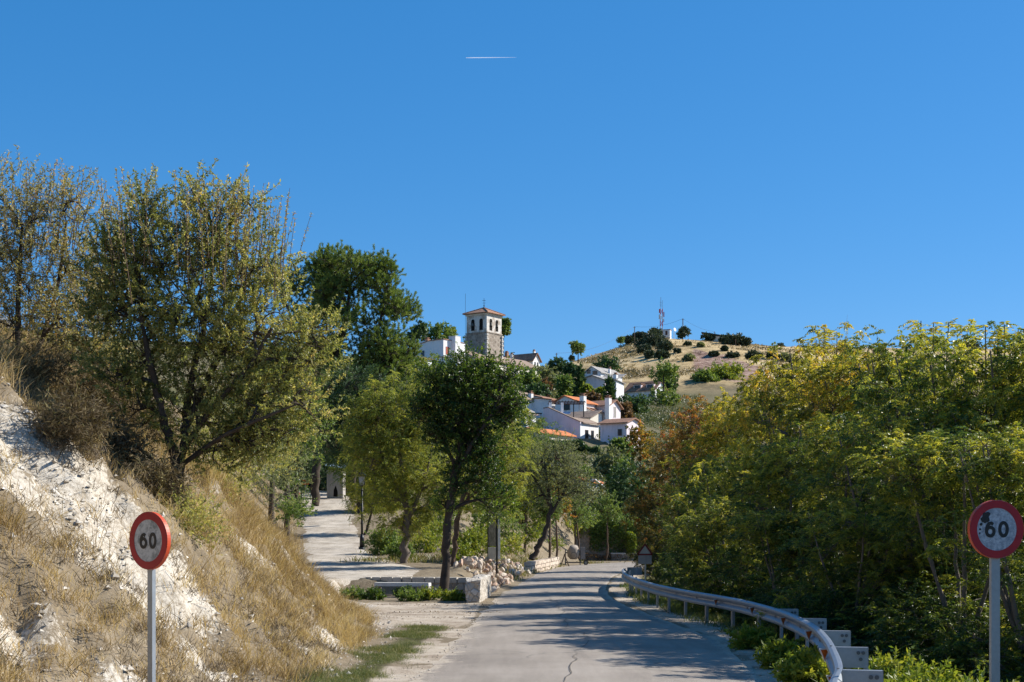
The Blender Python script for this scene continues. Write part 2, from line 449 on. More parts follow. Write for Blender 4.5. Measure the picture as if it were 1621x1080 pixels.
def build_path():
    ys = np.concatenate([np.arange(40, 62, .3), np.arange(62, 122, .6)])
    l = foot(ys) + .15 + .25*vnoise(ys, ys*0, 2.0, 3)
    r = np.interp(ys, [40,44.5,47,51.5,52.4,56,60,66,70,85,100,125], [-3.0,-4.4,-5.9,-6.0,-3.6,-3.4,-4.6,-6.6,-7.2,-9.3,-11.3,-15]) + .25*vnoise(ys, ys*0, 1.7, 4)
    r = np.maximum(r, l+.6)
    m = 14; u = np.linspace(0, 1, m)
    X = l[:, None]*(1-u) + r[:, None]*u; Y = np.broadcast_to(ys[:, None], X.shape)
    Z = H(X, Y) + .03 - .05*((2*u-1)**6)[None, :] - .08*(1-sstep(Y, 41, 43))
    V = np.stack([X, Y, Z], -1).reshape(-1, 3); n = len(ys)
    i = np.arange(n-1)[:, None]*m + np.arange(m-1)[None, :]
    Q = np.stack([i, i+1, i+m+1, i+m], -1).reshape(-1, 4)
    t = NT('path_gravel'); p = t.pos()
    a = t.noise(.8, 6, .7, p); b = t.noise(26, 5, .75, p)
    c = t.ramp(t.math('ADD', t.math('MULTIPLY', a, .5), t.math('MULTIPLY', b, .5)), [(.38, (.20,.165,.125)), (.47, (.38,.325,.26)), (.56, (.52,.46,.38)), (.66, (.60,.54,.46))])
    t.bsdf(c, .95, .1, 0, t.bump(b, .6, .03))
    tag(link('path', np_mesh('path', V, Q, smooth=True), t.m), kind='structure')
build_path()

# ------------------------------------------------------------------ foliage engine
def unit(v): return v/(np.linalg.norm(v, axis=-1, keepdims=True)+1e-9)
def rdir(n, r): return unit(r.normal(size=(n, 3)))

class Leaves:
    def __init__(s): s.V = []; s.T = []
    def rhombs(s, P, D, L, W, r, tint, flat=0.0):
        """one diamond leaf per row; D = leaf axis"""
        n = len(P)
        nr = rdir(n, r); nr[:, 2] = np.abs(nr[:, 2]) + flat; nr = unit(nr)
        S = unit(np.cross(D, nr))
        L = np.broadcast_to(L, (n,))[:, None]; W = np.broadcast_to(W, (n,))[:, None]
        mid = P + D*L*.45
        up = np.cross(S, D)*W*.12
        s.V.append(np.stack([P, mid + S*W*.5 + up, P + D*L, mid - S*W*.5 + up], 1)); s.T.append(tint)
    def mesh(s, name):
        V = np.concatenate(s.V).reshape(-1, 3); n = len(V)//4
        return np_mesh(name, V, np.arange(n*4).reshape(-1, 4), tint=np.clip(np.concatenate(s.T), 0, 1))

def tubes(polys, radii, S=4):
    """polys (n,M,3), radii (n,M) -> V,Q"""
    n, M, _ = polys.shape
    d = np.gradient(polys, axis=1); d = unit(d)
    ref = np.where(np.abs(d[..., :1]) < .8, np.array([1., 0, 0]), np.array([0, 1., 0]))
    u = unit(np.cross(d, ref)); w = np.cross(d, u)
    a = 2*np.pi*np.arange(S)/S
    ring = polys[:, :, None, :] + radii[:, :, None, None]*(u[:, :, None, :]*np.cos(a)[None, None, :, None] + w[:, :, None, :]*np.sin(a)[None, None, :, None])
    V = ring.reshape(-1, 3)
    base = (np.arange(n)*M*S)[:, None, None]; i = (np.arange(M-1)*S)[None, :, None]; k = np.arange(S)[None, None, :]
    k2 = (k+1) % S
    Q = np.stack(np.broadcast_arrays(base+i+k, base+i+k2, base+i+S+k2, base+i+S+k), -1).reshape(-1, 4)
    return V, Q

def bez(a, b, c, M):
    t = np.linspace(0, 1, M)[None, :, None]
    return a[:, None]*(1-t)**2 + b[:, None]*2*t*(1-t) + c[:, None]*t*t

def grow(seed, lobes, stems, kind, twigs, tw_len, leaf, up=.4, conn=True, limb_r=.05, twig_r=.006, gap=.0, nleaf=18, tint_fn=None, shell=.55, spread=.9, limbs=True, inner=1.0):
    """lobes: list of (centre, (rx,ry,rz)); stems: list of polylines [(x,y,z,r)...]; returns (trunk V,Q), Leaves"""
    r = np.random.default_rng(seed)
    TV, TQ = [], []; off = 0
    def addt(V, Q):
        nonlocal off
        TV.append(V); TQ.append(Q+off); off += len(V)
    stem_pts = []
    for st in stems:
        st = np.array(st, float)
        M = max(len(st)*4, 8)
        tt = np.linspace(0, len(st)-1, M)
        P = np.stack([np.interp(tt, np.arange(len(st)), st[:, k]) for k in range(4)], -1)
        # smooth + wobble
        for _ in range(2): P[1:-1, :3] = .25*P[:-2, :3] + .5*P[1:-1, :3] + .25*P[2:, :3]
        P[1:, :2] += r.normal(size=(M-1, 2))*P[1:, 3:4]*.25
        addt(*tubes(P[None, :, :3], P[None, :, 3]*(1+.10*r.normal(size=(1, M))), 9))
        stem_pts.append(P)
    SP = np.concatenate(stem_pts) if stem_pts else None
    LV = Leaves()
    vol = np.array([np.prod(l[1])**(2/3) for l in lobes]); nt = np.maximum(3, (twigs*vol/vol.sum()).astype(int))
    for (c, rad), k in zip(lobes, nt):
        c = np.array(c, float); rad = np.array(rad, float)
        dirs = rdir(k, r)
        rr = (r.random(k)**shell)[:, None]*inner
        B = c + dirs*rad*rr
        if gap > 0:
            q = np.sin(B*[2.1, 1.7, 2.6]/rad.mean()*1.6 + seed).sum(1) + .6*r.normal(size=k)
            keep = q > -3 + gap*3; B = B[keep]; dirs = dirs[keep]; k = len(B)
            if k == 0: continue
        D = unit(dirs*(.5+.5*rr[:k] if len(rr) >= k else .8)*np.array([1, 1, .8]) + np.array([0, 0, up]) + .45*r.normal(size=(k, 3)))
        TL = tw_len*(.6+.8*r.random(k))
        if SP is not None and limbs:
            # limb from nearest lower stem node
            low = SP[SP[:, 2] < c[2]+.2*rad[2]]
            if len(low) == 0: low = SP[:1]
            dd = np.linalg.norm(low[:, :3]-c, axis=1) + .8*np.maximum(0, low[:, 2]-c[2]+.6*rad[2])
            s0 = low[np.argmin(dd)]
            M = 8
            midp = (s0[:3]+c)/2 + np.array([0, 0, .12*np.linalg.norm(c-s0[:3])]) + r.normal(size=3)*rad.mean()*.15
            lp = bez(s0[None, :3], midp[None], c[None] + dirs[:1]*rad*.3, M)
            r0 = min(s0[3]*.8, limb_r*1.6)
            addt(*tubes(lp, np.linspace(r0, limb_r*.35, M)[None], 6))
            if conn:
                ns = 8
                sA = lp[0][r.integers(2, M, ns)]; sC = c + rdir(ns, r)*rad*(.45+.3*r.random((ns, 1)))
                sM = (sA+sC)/2 + r.normal(size=(ns, 3))*rad.mean()*.12 + np.array([0, 0, .08*rad.mean()])
                sl = bez(sA, sM, sC, 7)
                addt(*tubes(sl, np.linspace(limb_r*.42, limb_r*.2, 7)[None]*np.ones((ns, 1)), 5))
                nodes = np.concatenate([lp[0][2:], sl.reshape(-1, 3)])
                dist = np.linalg.norm(B[:, None] - nodes[None], axis=2) + .6*np.maximum(0, nodes[None, :, 2]-B[:, None, 2])
                A = nodes[np.argmin(dist, 1)]
                mid = A*.45 + B*.55 + r.normal(size=(k, 3))*.08*np.linalg.norm(B-A, axis=1, keepdims=True) - D*TL[:, None]*.3
                bp = bez(A, mid, B, 5)
                addt(*tubes(bp, np.linspace(1.0, .5, 5)[None]*(np.maximum(limb_r*.15, twig_r)*(.7+.6*r.random(k)))[:, None], 3))
        # twigs
        E = B + D*TL[:, None]
        if conn and twig_r > 0:
            mid = (B+E)/2 + r.normal(size=(k, 3))*.06*TL[:, None]
            addt(*tubes(bez(B, mid, E, 4), np.linspace(1, .4, 4)[None]*np.full((k, 1), twig_r), 3))
        ltint = np.clip(.5 + .16*r.normal(size=k) , 0, 1)
        if tint_fn is not None: ltint = tint_fn(B, dirs, ltint, r)
        if kind == 'simple':
            ll, lw = leaf
            n = nleaf
            tpos = np.tile(np.linspace(.08, 1.02, n), k).reshape(k, n) + .03*r.normal(size=(k, n))
            P = (B[:, None] + D[:, None]*(TL[:, None]*tpos)[..., None]).reshape(-1, 3)
            Dl = unit(np.repeat(D, n, 0)*.55 + spread*rdir(k*n, r) + np.array([0, 0, -.1]))
            s = ll*(.65+.7*r.random(k*n))
            LV.rhombs(P, Dl, s, s*lw/ll, r, np.repeat(ltint, n) + .16*r.normal(size=k*n))
        elif kind == 'frond':
            ll, lw, fl, nf, npair = leaf
            FB = np.repeat(B, nf, 0) + np.repeat(D*TL[:, None], nf, 0)*(.35+.65*r.random((k*nf, 1)))
            FD = unit(np.repeat(D, nf, 0)*.35 + rdir(k*nf, r)*np.array([1, 1, .8]) + np.array([0, 0, .10]))
            FL = fl*(.65+.6*r.random(k*nf))
            side = unit(np.cross(FD, np.array([0, 0, 1.]) + .25*r.normal(size=(k*nf, 3))))
            tt = np.linspace(.12, 1., npair)
            dro = FL[:, None]*.5*tt[None, :]**2
            RP = FB[:, None] + FD[:, None]*(FL[:, None]*tt[None, :])[..., None]; RP[..., 2] -= dro
            for sg in (-1, 1):
                n = k*nf*npair
                Dl = unit((sg*side[:, None]*np.ones((1, npair, 1))).reshape(-1, 3) + .45*np.repeat(FD, npair, 0) + np.array([0, 0, -.65]) + .28*r.normal(size=(n, 3)))
                env = np.tile(.55+.45*np.sin(np.pi*(.15+.8*tt)), k*nf)
                s = ll*env*(.85+.3*r.random(n))
                LV.rhombs(RP.reshape(-1, 3), Dl, s, lw*env, r, np.repeat(np.repeat(ltint, nf)+.13*r.normal(size=k*nf), npair) + .08*r.normal(size=n), .1)
        elif kind == 'needle':
            ll, lw = leaf
            n = nleaf
            tpos = r.random((k, n))
            P = (B[:, None] + D[:, None]*(TL[:, None]*tpos)[..., None]).reshape(-1, 3)
            Dl = unit(np.repeat(D, n, 0)*.9 + spread*rdir(k*n, r))
            s = ll*(.7+.6*r.random(k*n))
            LV.rhombs(P, Dl, s, lw, r, np.repeat(ltint, n) + .1*r.normal(size=k*n))
    return (np.concatenate(TV) if TV else None, np.concatenate(TQ) if TQ else None), LV

M_BARK = speckle('bark_dark', (.075,.058,.045), .45, 6, .95, .8, .03)
M_BARK_L = speckle('bark_grey', (.17,.14,.115), .4, 6, .95, .8, .03)
M_BARK_B = speckle('bark_brown', (.12,.08,.055), .4, 6, .95, .7, .03)

def lobe(px, py, rp, Y, rz=1.0, ry=1.0):
    c = at(px, py, Y); R = rp*Y/F
    return (c, (R, R*ry, R*rz))

def stem(pts, Y):
    """pts: (px,py,radius m, dY)"""
    out = []
    for q in pts:
        px, py, rd = q[:3]; dy = q[3] if len(q) > 3 else 0
        p = at(px, py, Y+dy); out.append((p[0], p[1], p[2], rd))
    return out

def tree(name, label, cat, group, base, seed, lobes, stems, kind, twigs, tw_len, leaf, lmat, bark=None, **kw):
    root = empty(name, base, label, cat, group)
    b = np.array(base, float)
    lob = [(np.array(c)-b, r) for c, r in lobes]
    stm = [[(x-b[0], y-b[1], z-b[2], r) for x, y, z, r in s] for s in stems]
    (TV, TQ), LV = grow(seed, lob, stm, kind, twigs, tw_len, leaf, **kw)
    if TV is not None:
        link('trunk', np_mesh('trunk', TV, TQ, smooth=True), bark or M_BARK, root)
    link('crown', LV.mesh('crown'), lmat, root)
    return root

def bush(name, label, cat, group, base, seed, lobes, kind, twigs, tw_len, leaf, lmat, **kw):
    """a small plant as one mesh"""
    b = np.array(base, float)
    lob = [(np.array(c)-b, r) for c, r in lobes]
    kw.setdefault('conn', False)
    (_, _), LV = grow(seed, lob, [], kind, twigs, tw_len, leaf, **kw)
    o = link(name, LV.mesh(name), lmat, None, base)
    return tag(o, label, cat, group)

def copy_tree(o, parent=None):
    c = o.copy(); COL.objects.link(c); c.parent = parent
    for ch in o.children: copy_tree(ch, c)
    return c
# ------------------------------------------------------------------ leaf colours
L_ALM = leaf_mat('almond_leaf', [(0.093,0.122,0.033), (0.187,0.213,0.060), (0.324,0.323,0.104), (0.473,0.427,0.165), (0.523,0.366,0.154)], 0.46, .42, .4)
L_ALMB = leaf_mat('almond_dry_leaf', [(0.129,0.140,0.056), (0.241,0.232,0.099), (0.351,0.316,0.133), (0.444,0.372,0.168), (0.500,0.279,0.156)], 0.4)
L_ELM = leaf_mat('elm_leaf', [(.02,.05,.008), (.045,.09,.013), (.085,.14,.02), (.20,.27,.035)], .4, .4, .45)
L_ACA = leaf_mat('acacia_leaf', [(0.095,0.130,0.030), (0.190,0.227,0.044), (0.309,0.323,0.062), (0.475,0.409,0.077)], 0.5)
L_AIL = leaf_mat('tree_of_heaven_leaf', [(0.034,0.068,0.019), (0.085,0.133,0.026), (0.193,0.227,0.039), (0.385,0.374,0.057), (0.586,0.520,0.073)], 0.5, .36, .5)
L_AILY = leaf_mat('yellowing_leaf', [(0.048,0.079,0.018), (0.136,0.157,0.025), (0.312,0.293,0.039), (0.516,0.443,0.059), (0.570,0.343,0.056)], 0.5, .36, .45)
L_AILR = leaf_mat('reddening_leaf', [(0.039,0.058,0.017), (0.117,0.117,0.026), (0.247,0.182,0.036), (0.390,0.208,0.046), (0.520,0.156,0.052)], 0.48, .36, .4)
L_PINE = leaf_mat('pine_needle', [(0.059,0.106,0.029), (0.112,0.173,0.039), (0.194,0.255,0.059), (0.290,0.343,0.088)], 0.3)
L_DARK = leaf_mat('evergreen_leaf', [(0.028,0.056,0.022), (0.050,0.095,0.036), (0.084,0.140,0.050), (0.126,0.182,0.070)], 0.25)
L_MID = leaf_mat('green_leaf', [(0.048,0.094,0.028), (0.097,0.158,0.039), (0.171,0.232,0.056), (0.267,0.304,0.077)], 0.42)
L_OLIVE = leaf_mat('olive_leaf', [(0.096,0.119,0.058), (0.154,0.176,0.086), (0.221,0.240,0.125), (0.288,0.298,0.163)], 0.4)
L_OAK = leaf_mat('holm_oak_leaf', [(0.031,0.046,0.024), (0.053,0.072,0.036), (0.084,0.108,0.053), (0.120,0.139,0.072)], .12)
L_LIME = leaf_mat('lime_leaf', [(0.070,0.119,0.017), (0.140,0.196,0.025), (0.238,0.266,0.034), (0.322,0.308,0.042)], .4)
L_BRUSH = leaf_mat('brush_twig', [(0.058,0.043,0.029), (0.111,0.082,0.049), (0.176,0.137,0.078), (0.221,0.195,0.091)], .15, .9, .1)
L_RUST = leaf_mat('rusty_leaf', [(0.090,0.053,0.027), (0.150,0.090,0.045), (0.210,0.120,0.060), (0.240,0.165,0.075)], .3)

# ------------------------------------------------------------------ left bank trees
def almond():
    Y = 24.5
    lobes = [lobe(*q, Y) for q in ((235,385,72),(330,365,66),(395,425,66),(300,460,110),(210,470,80),(420,520,85),(340,560,100),(230,560,70),(470,570,62),(420,640,72),(320,660,80),(390,700,48),(190,420,48),(510,530,34),(490,640,45),(400,690,50),(450,690,36),(350,720,40),(215,640,50),(180,590,44),(170,500,40),(310,315,36),(385,325,32),(235,325,34),(170,400,36))]
    b = onground(277, Y)
    stems = [stem([(278,835,.115),(282,770,.10),(276,720,.085),(262,670,.07,-.2),(245,610,.06,-.3),(225,520,.035,-.3),(220,430,.02)], Y),
             stem([(282,770,.085),(290,700,.075,.1),(296,640,.06,.2),(310,570,.06,.3),(330,480,.04,.3),(340,400,.02)], Y),
             stem([(285,720,.055),(330,650,.045,-.3),(390,590,.045,-.4),(430,520,.025,-.4)], Y),
             stem([(284,740,.05),(350,690,.035,-.5),(420,660,.03,-.7),(470,640,.015,-.7)], Y),
             stem([(292,680,.07),(345,560,.05,.6),(390,450,.025,.7)], Y),
             stem([(274,760,.05),(235,720,.03,-.4),(190,690,.015,-.7)], Y)]
    def tf(B, D, t, r):
        return np.clip(.36 + .10*B[:, 0]*.5 + .12*np.maximum(0, B[:, 2]-4.2) + .15*r.normal(size=len(B)), 0, 1)
    t = tree('almond_tree', 'large olive green almond tree leaning over the chalk bank, its crown against the sky', 'tree', 'almond trees on the bank', b, 11, lobes, stems,
             'simple', 3000, .36, (.056, .022), L_ALM, M_BARK, up=.5, limb_r=.045, twig_r=.0035, nleaf=40, gap=.2, spread=.9, tint_fn=tf, shell=.5)
    # upright sparse shoots along the top
    r = np.random.default_rng(5)
    LV = Leaves(); pv, pr = [], []
    for k in range(95):
        px = 165 + 290*r.random(); top = 268 + .0009*(px-270)**2 + 60*r.random()
        y0 = top + 110 + 50*r.random()
        a = at(px, y0, Y + r.normal()*.7); L = (y0-top)*Y/F
        dr = np.array([(px-300)/300*.35 + .08*r.normal(), .1*r.normal(), 1]); dr /= np.linalg.norm(dr)
        e = a + dr*L
        pv.append(bez(a[None], (a+e)[None]/2 + r.normal(size=3)*.04, e[None], 6)[0]); pr.append(np.linspace(.008, .003, 6))
        n = int(L*46)
        tt = r.random(n)**.9; P = a + dr*L*tt[:, None]
        LV.rhombs(P - b, unit(dr*.7 + .8*rdir(n, r)), .055*(.7+.5*r.random(n)), .02, r, np.clip(.5+.22*r.normal(size=n)+.15*(tt), 0, 1))
    V, Q = tubes(np.array(pv)-b, np.array(pr), 4)
    link('twig_growth', np_mesh('twig_growth', V, Q, smooth=True), M_BARK_B, t)
    link('shoot_leaves', LV.mesh('shoot_leaves'), L_ALMB, t)
    return t
almond()

def almond_left():
    Y = 27
    lobes = [lobe(*q, Y) for q in ((30,340,70),(100,330,55),(50,430,75),(115,420,55),(-10,400,60),(20,510,60),(100,500,50),(-40,300,60),(-50,480,70))]
    b = onground(10, Y)
    stems = [stem([(5,660,.10),(18,610,.085),(28,540,.06),(30,450,.04),(35,360,.02)], Y),
             stem([(8,640,.08),(40,590,.06,.2),(70,530,.045,.3),(95,440,.03,.3),(105,350,.015)], Y),
             stem([(0,640,.08),(-30,540,.05,-.2),(-40,420,.03)], Y)]
    t = tree('almond_tree', 'thin almond tree with dry reddish leaves at the far left edge of the photo', 'tree', 'almond trees on the bank', b, 12, lobes, stems,
             'simple', 1150, .42, (.06, .023), L_ALMB, M_BARK, up=.8, limb_r=.035, twig_r=.0035, nleaf=24, gap=.1, spread=.8, shell=.55)
    r = np.random.default_rng(6); LV = Leaves(); pv, pr = [], []
    for k in range(26):
        px = -30 + 190*r.random(); top = 245 + .004*(px-50)**2*.6 + 45*r.random(); y0 = top + 130
        a = at(px, y0, Y + r.normal()*.6); L = (y0-top)*Y/F
        dr = np.array([(px-40)/400 + .08*r.normal(), .1*r.normal(), 1]); dr /= np.linalg.norm(dr); e = a+dr*L
        pv.append(bez(a[None], (a+e)[None]/2 + r.normal(size=3)*.05, e[None], 6)[0]); pr.append(np.linspace(.009, .003, 6))
        n = int(L*42); tt = r.random(n)**.9; P = a + dr*L*tt[:, None]
        LV.rhombs(P-b, unit(dr*.7 + .8*rdir(n, r)), .06*(.7+.5*r.random(n)), .021, r, np.clip(.55+.25*r.normal(size=n), 0, 1))
    V, Q = tubes(np.array(pv)-b, np.array(pr), 4)
    link('twig_growth', np_mesh('twig_growth', V, Q, smooth=True), M_BARK_B, t)
    link('shoot_leaves', LV.mesh('shoot_leaves'), L_ALMB, t)
almond_left()

Yb = 33
tree('almond_tree', 'small brownish almond tree filling the gap between the two taller almond trees', 'tree', 'almond trees on the bank', onground(125, Yb), 13,
     [lobe(*q, Yb) for q in ((130,500,65),(75,540,50),(160,450,55),(150,570,55),(95,610,45),(190,610,45))],
     [stem([(128,690,.09),(122,640,.08),(110,580,.05),(90,520,.03)], Yb), stem([(125,660,.07),(140,600,.05),(155,520,.03),(160,460,.015)], Yb)],
     'simple', 1300, .35, (.062,.026), L_ALMB, M_BARK, up=.5, limb_r=.035, twig_r=.004, nleaf=24, gap=.05, spread=.9)

def low_bush(px, py, rp, Y, seed, label, mat=L_ALMB, kind='simple', n=160, leaf=(.05,.02), group='bushes on the bank', tw=.3, nl=14, rz=.8):
    Y = hit(px, py+rp*.5, 12, 64) or Y; c = at(px, py, Y); b = np.array([c[0], c[1], gz(c[0], c[1])]); c[2] = max(c[2], b[2]+rp*.35*Y/F)
    return bush('bush', label, 'bush', group, b, seed, [(c, (rp*Y/F, rp*Y/F, rp*rz*Y/F))], kind, n, tw, leaf, mat, nleaf=nl, up=.5, conn=False, shell=.6)
for i_, (px, py, rp_, Y_, m_, n_, lb_) in enumerate(((215,690,60,27,L_ALMB,260,'dry brownish bush left of the big almond trunk'), (355,770,46,28,L_ALM,240,'thin greenish bush right of the big almond trunk on the bank'), (300,835,40,23,L_ALM,220,'low olive bush at the foot of the big almond trunk'),
        (150,640,55,30,L_ALMB,260,'dark dry bush on the crest of the bank between the almond trees'), (245,790,36,25,L_ALMB,170,'scruffy brown bush just left of the almond trunk foot'), (60,600,48,30,L_ALMB,220,'dry bush under the thin reddish almond'), (110,690,42,26,L_ALMB,200,'dark dry brush above the upper edge of the white chalk'), (180,735,40,25,L_ALMB,200,'dark dry brush halfway down the bank crest towards the almond'),
        (330,690,60,30,L_ALM,330,'olive bush filling the space under the big almond crown'), (420,720,50,38,L_ALM,300,'olive bush under the right side of the big almond crown'))):
    low_bush(px, py, rp_, Y_, 900+i_, lb_, L_BRUSH if m_ is L_ALMB else m_, n=n_+(140 if m_ is L_ALMB else 0), tw=.36, nl=17, leaf=(.11,.016) if m_ is L_ALMB else (.05,.02))
low_bush(468, 808, 26, 62, 54, 'green shrub on the left edge of the dirt path', L_MID, n=140, leaf=(.12,.05), tw=.35)
low_bush(445, 745, 40, 50, 55, 'tall grey green thicket on top of the bank beside the path', L_OLIVE, n=300, leaf=(.09,.03), tw=.5, rz=1.6)
low_bush(400, 700, 45, 42, 56, 'olive green thicket behind the right side of the big almond', L_OLIVE, n=300, leaf=(.08,.03), tw=.5, rz=1.3)

# ------------------------------------------------------------------ pine and the dark conifers at the path head
def pine():
    Y = 95
    r = np.random.default_rng(40); lobes = []
    outline = [(400,462,648-60),(430,470,632),(470,440,645),(520,470,655),(560,490,650),(600,500,655),(640,495,640)]
    def edge(py): return np.interp(py, [395,420,460,500,540,580,620,660], [535,478,462,462,478,485,495,510]), np.interp(py, [395,420,460,500,540,580,620,660], [565,612,638,645,655,652,655,625])
    for k in range(120):
        py = 408 + 240*r.random(); l, h = edge(py); u = r.random(); px = l + (h-l)*u
        rr = 18 + 13*r.random(); dy = (r.random()-.5)*4.2*math.sqrt(max(.05, 1-(2*u-1)**2))
        lobes.append(lobe(px, py, rr, Y+dy, .8))
    for px, py, rr in ((432,425,20),(445,450,24),(420,445,20),(455,480,24),(505,425,22),(548,415,22),(585,420,20)): lobes.append(lobe(px, py, rr, Y+2, .8))
    b = onground(499, Y)
    stems = [stem([(499,800,.30),(501,740,.28),(507,680,.25),(525,600,.20),(545,520,.18),(555,450,.07)], Y),
             stem([(514,660,.22),(560,590,.16,-.5),(600,520,.10,-.7),(610,470,.05)], Y), stem([(516,640,.2),(480,560,.13,.5),(450,470,.06,.5)], Y),
             stem([(520,620,.16),(580,610,.12,-1),(630,580,.06,-1.2)], Y)]
    tree('pine_tree', 'tall round headed pine standing at the head of the dirt path', 'tree', None, b, 21, lobes, stems, 'needle', 6500, .34, (.17,.034), L_PINE, M_BARK,
         up=.8, limb_r=.05, twig_r=.010, nleaf=46, spread=.75, shell=.5, conn=True)
pine()
Yc = 84
tree('cypress_tree', 'dark layered conifer in front of the tall pine', 'tree', None, onground(575, Yc+6), 22,
     [lobe(*q, Yc) for q in ((560,610,40),(600,620,32),(540,660,45),(590,660,38),(520,700,30),(570,700,34),(500,650,28))],
     [stem([(560,790,.2),(562,700,.16),(565,620,.08)], Yc)], 'needle', 900, .6, (.17,.04), L_DARK, M_BARK, up=-.15, limb_r=.06, nleaf=34, spread=.7)
for i, (px, py, r_, Y, m, lb) in enumerate(((455,640,62,70,L_MID,'dense green tree behind the right flank of the big almond'),
                                            (430,560,50,72,L_OLIVE,'pale olive tree showing above the right flank of the big almond'),
                                            (470,715,34,98,L_DARK,'dark evergreen left of the path end, over the green fence'), (525,725,30,114,L_DARK,'dark evergreen directly behind the concrete hut'), (495,750,30,112,L_DARK,'dark evergreen closing the path between fence and hut'), (450,770,28,108,L_MID,'green tree behind the left end of the green fence'),
                                            (565,740,32,106,L_ACA,'yellow green tree right of the concrete hut'),
                                            (595,770,26,92,L_ACA,'small yellowish bushy tree behind the lamp post'))):
    b = onground(px, Y)
    tree('leafy_tree', lb, 'tree', 'trees round the path head', b, 60+i, [lobe(px, py, r_, Y), lobe(px-r_*.5, py+r_*.6, r_*.7, Y), lobe(px+r_*.5, py+r_*.5, r_*.7, Y), lobe(px, py+r_*1.1, r_*.8, Y)],
         [[(b[0], b[1], b[2]-.2, .16), (b[0], b[1], at(px, py, Y)[2], .08)]], 'simple', 520, .6, (.14,.06), m, M_BARK, nleaf=22, limb_r=.06, spread=.9)

# ------------------------------------------------------------------ trees round the stone wall
def elm():
    Y = 50
    lobes = [lobe(*q, Y) for q in ((735,612,44),(698,630,32),(775,622,34),(722,665,36),(758,668,34),(745,582,32),(690,600,26),(798,652,20),(738,715,34),(765,755,28),(785,795,30),(722,762,24),(702,800,18),(816,640,13),(668,642,18),(802,592,16),(700,690,24),(776,715,24))]
    re_ = np.random.default_rng(17)
    for k in range(12):
        a = re_.random()*6.28; lobes.append(lobe(738+78*math.cos(a), 632+70*math.sin(a), 9+10*re_.random(), Y+1.6*(re_.random()-.5)))
    b = onground(702, Y)
    stems = [stem([(700,950,.20),(704,900,.16),(706,850,.15),(714,790,.13),(724,730,.11),(732,670,.08),(738,610,.04)], Y),
             stem([(720,750,.09),(750,700,.07,-.3),(780,650,.04,-.3)], Y), stem([(720,740,.08),(700,690,.05,.3),(692,630,.03,.3)], Y)]
    def tf(B, D, t, r): return np.clip(.28 + .6*np.clip((B[:, 2]-5.6)/2, 0, 1)*r.random(len(B)) + .5*(B[:, 2] < 3.4) + .15*r.normal(size=len(B)), 0, 1)  # upper crown gets a paler leaf tint to imitate sun on it
    t = tree('elm_tree', 'dark dense elm growing in the planted bed in front of the low stone wall', 'tree', None, b, 31, lobes, stems, 'simple', 2700, .36, (.08,.048), L_ELM, M_BARK,
             up=.45, limb_r=.05, twig_r=.006, nleaf=17, spread=.85, shell=.5, tint_fn=tf)
    r = np.random.default_rng(9); LV = Leaves()
    for px, top in ((676,578),(690,560),(712,585),(742,568),(758,552),(780,556),(800,590),(815,610),(664,600),(730,560),(790,575)):
        a = at(px, top+62, Y+r.normal()*.4); L = 62*Y/F*1.02
        dr = unit(np.array([.12*r.normal(), .1*r.normal(), 1.]))
        n = 42; tt = r.random(n)**.8; P = a + dr*L*tt[:, None]
        LV.rhombs(P-b, unit(dr*.5 + rdir(n, r)), .085*(.6+.6*r.random(n)), .05, r, np.clip(.85+.15*r.normal(size=n), 0, 1))
    link('shoot_leaves', LV.mesh('shoot_leaves'), L_ELM, t)
elm()

def acacia(px0, base_py, Y, seed, lobes_px, stems_px, label, mat=L_ACA, twigs=300, bark=M_BARK_L, fl=.34, kind='frond', leaf=None):
    b = onground(px0, Y)
    return tree('acacia_tree', label, 'tree', 'acacias beside the path', b, seed, [lobe(*q, Y) for q in lobes_px], [stem(s, Y) for s in stems_px], kind, twigs, .4,
                leaf or (.075,.034,fl,7,9), mat, bark, up=.3, limb_r=.05, twig_r=.006, shell=.5)
acacia(640, 902, 60, 32, ((640,640,50),(600,665,46),(682,655,42),(620,715,52),(662,730,48),(582,730,40),(640,780,44),(602,785,36),(692,760,40),(650,680,46),(575,660,34),(655,820,26),(570,690,30),(625,830,24),(690,800,30),(600,640,34)),
       [[(638,915,.19),(641,870,.17),(645,830,.15),(640,780,.11),(632,720,.08),(640,650,.04)], [(645,825,.10),(670,770,.07),(685,700,.04)], [(640,790,.08),(605,730,.05),(595,680,.03)]],
       'yellow green acacia with a pale split trunk beside the lamp post', twigs=1050)
acacia(718, 905, 57.6, 33, ((770,745,42),(800,705,36),(755,700,34),(820,745,30),(790,790,30),(740,780,28)),
       [[(716,915,.12),(719,870,.11),(724,820,.10),(742,760,.07),(765,710,.04)], [(730,800,.06),(775,760,.05),(800,715,.03)]],
       'smooth brown trunked acacia close behind the dark elm', twigs=230, bark=M_BARK_B)
acacia(591, 850, 78, 34, ((590,755,40),(570,785,30),(612,785,32),(600,720,38),(575,700,30),(620,740,30)), [[(575,852,.08),(586,820,.07),(594,780,.05),(592,740,.03)]],
       'slim dark stemmed acacia leaning behind the lamp post', twigs=430, bark=M_BARK)
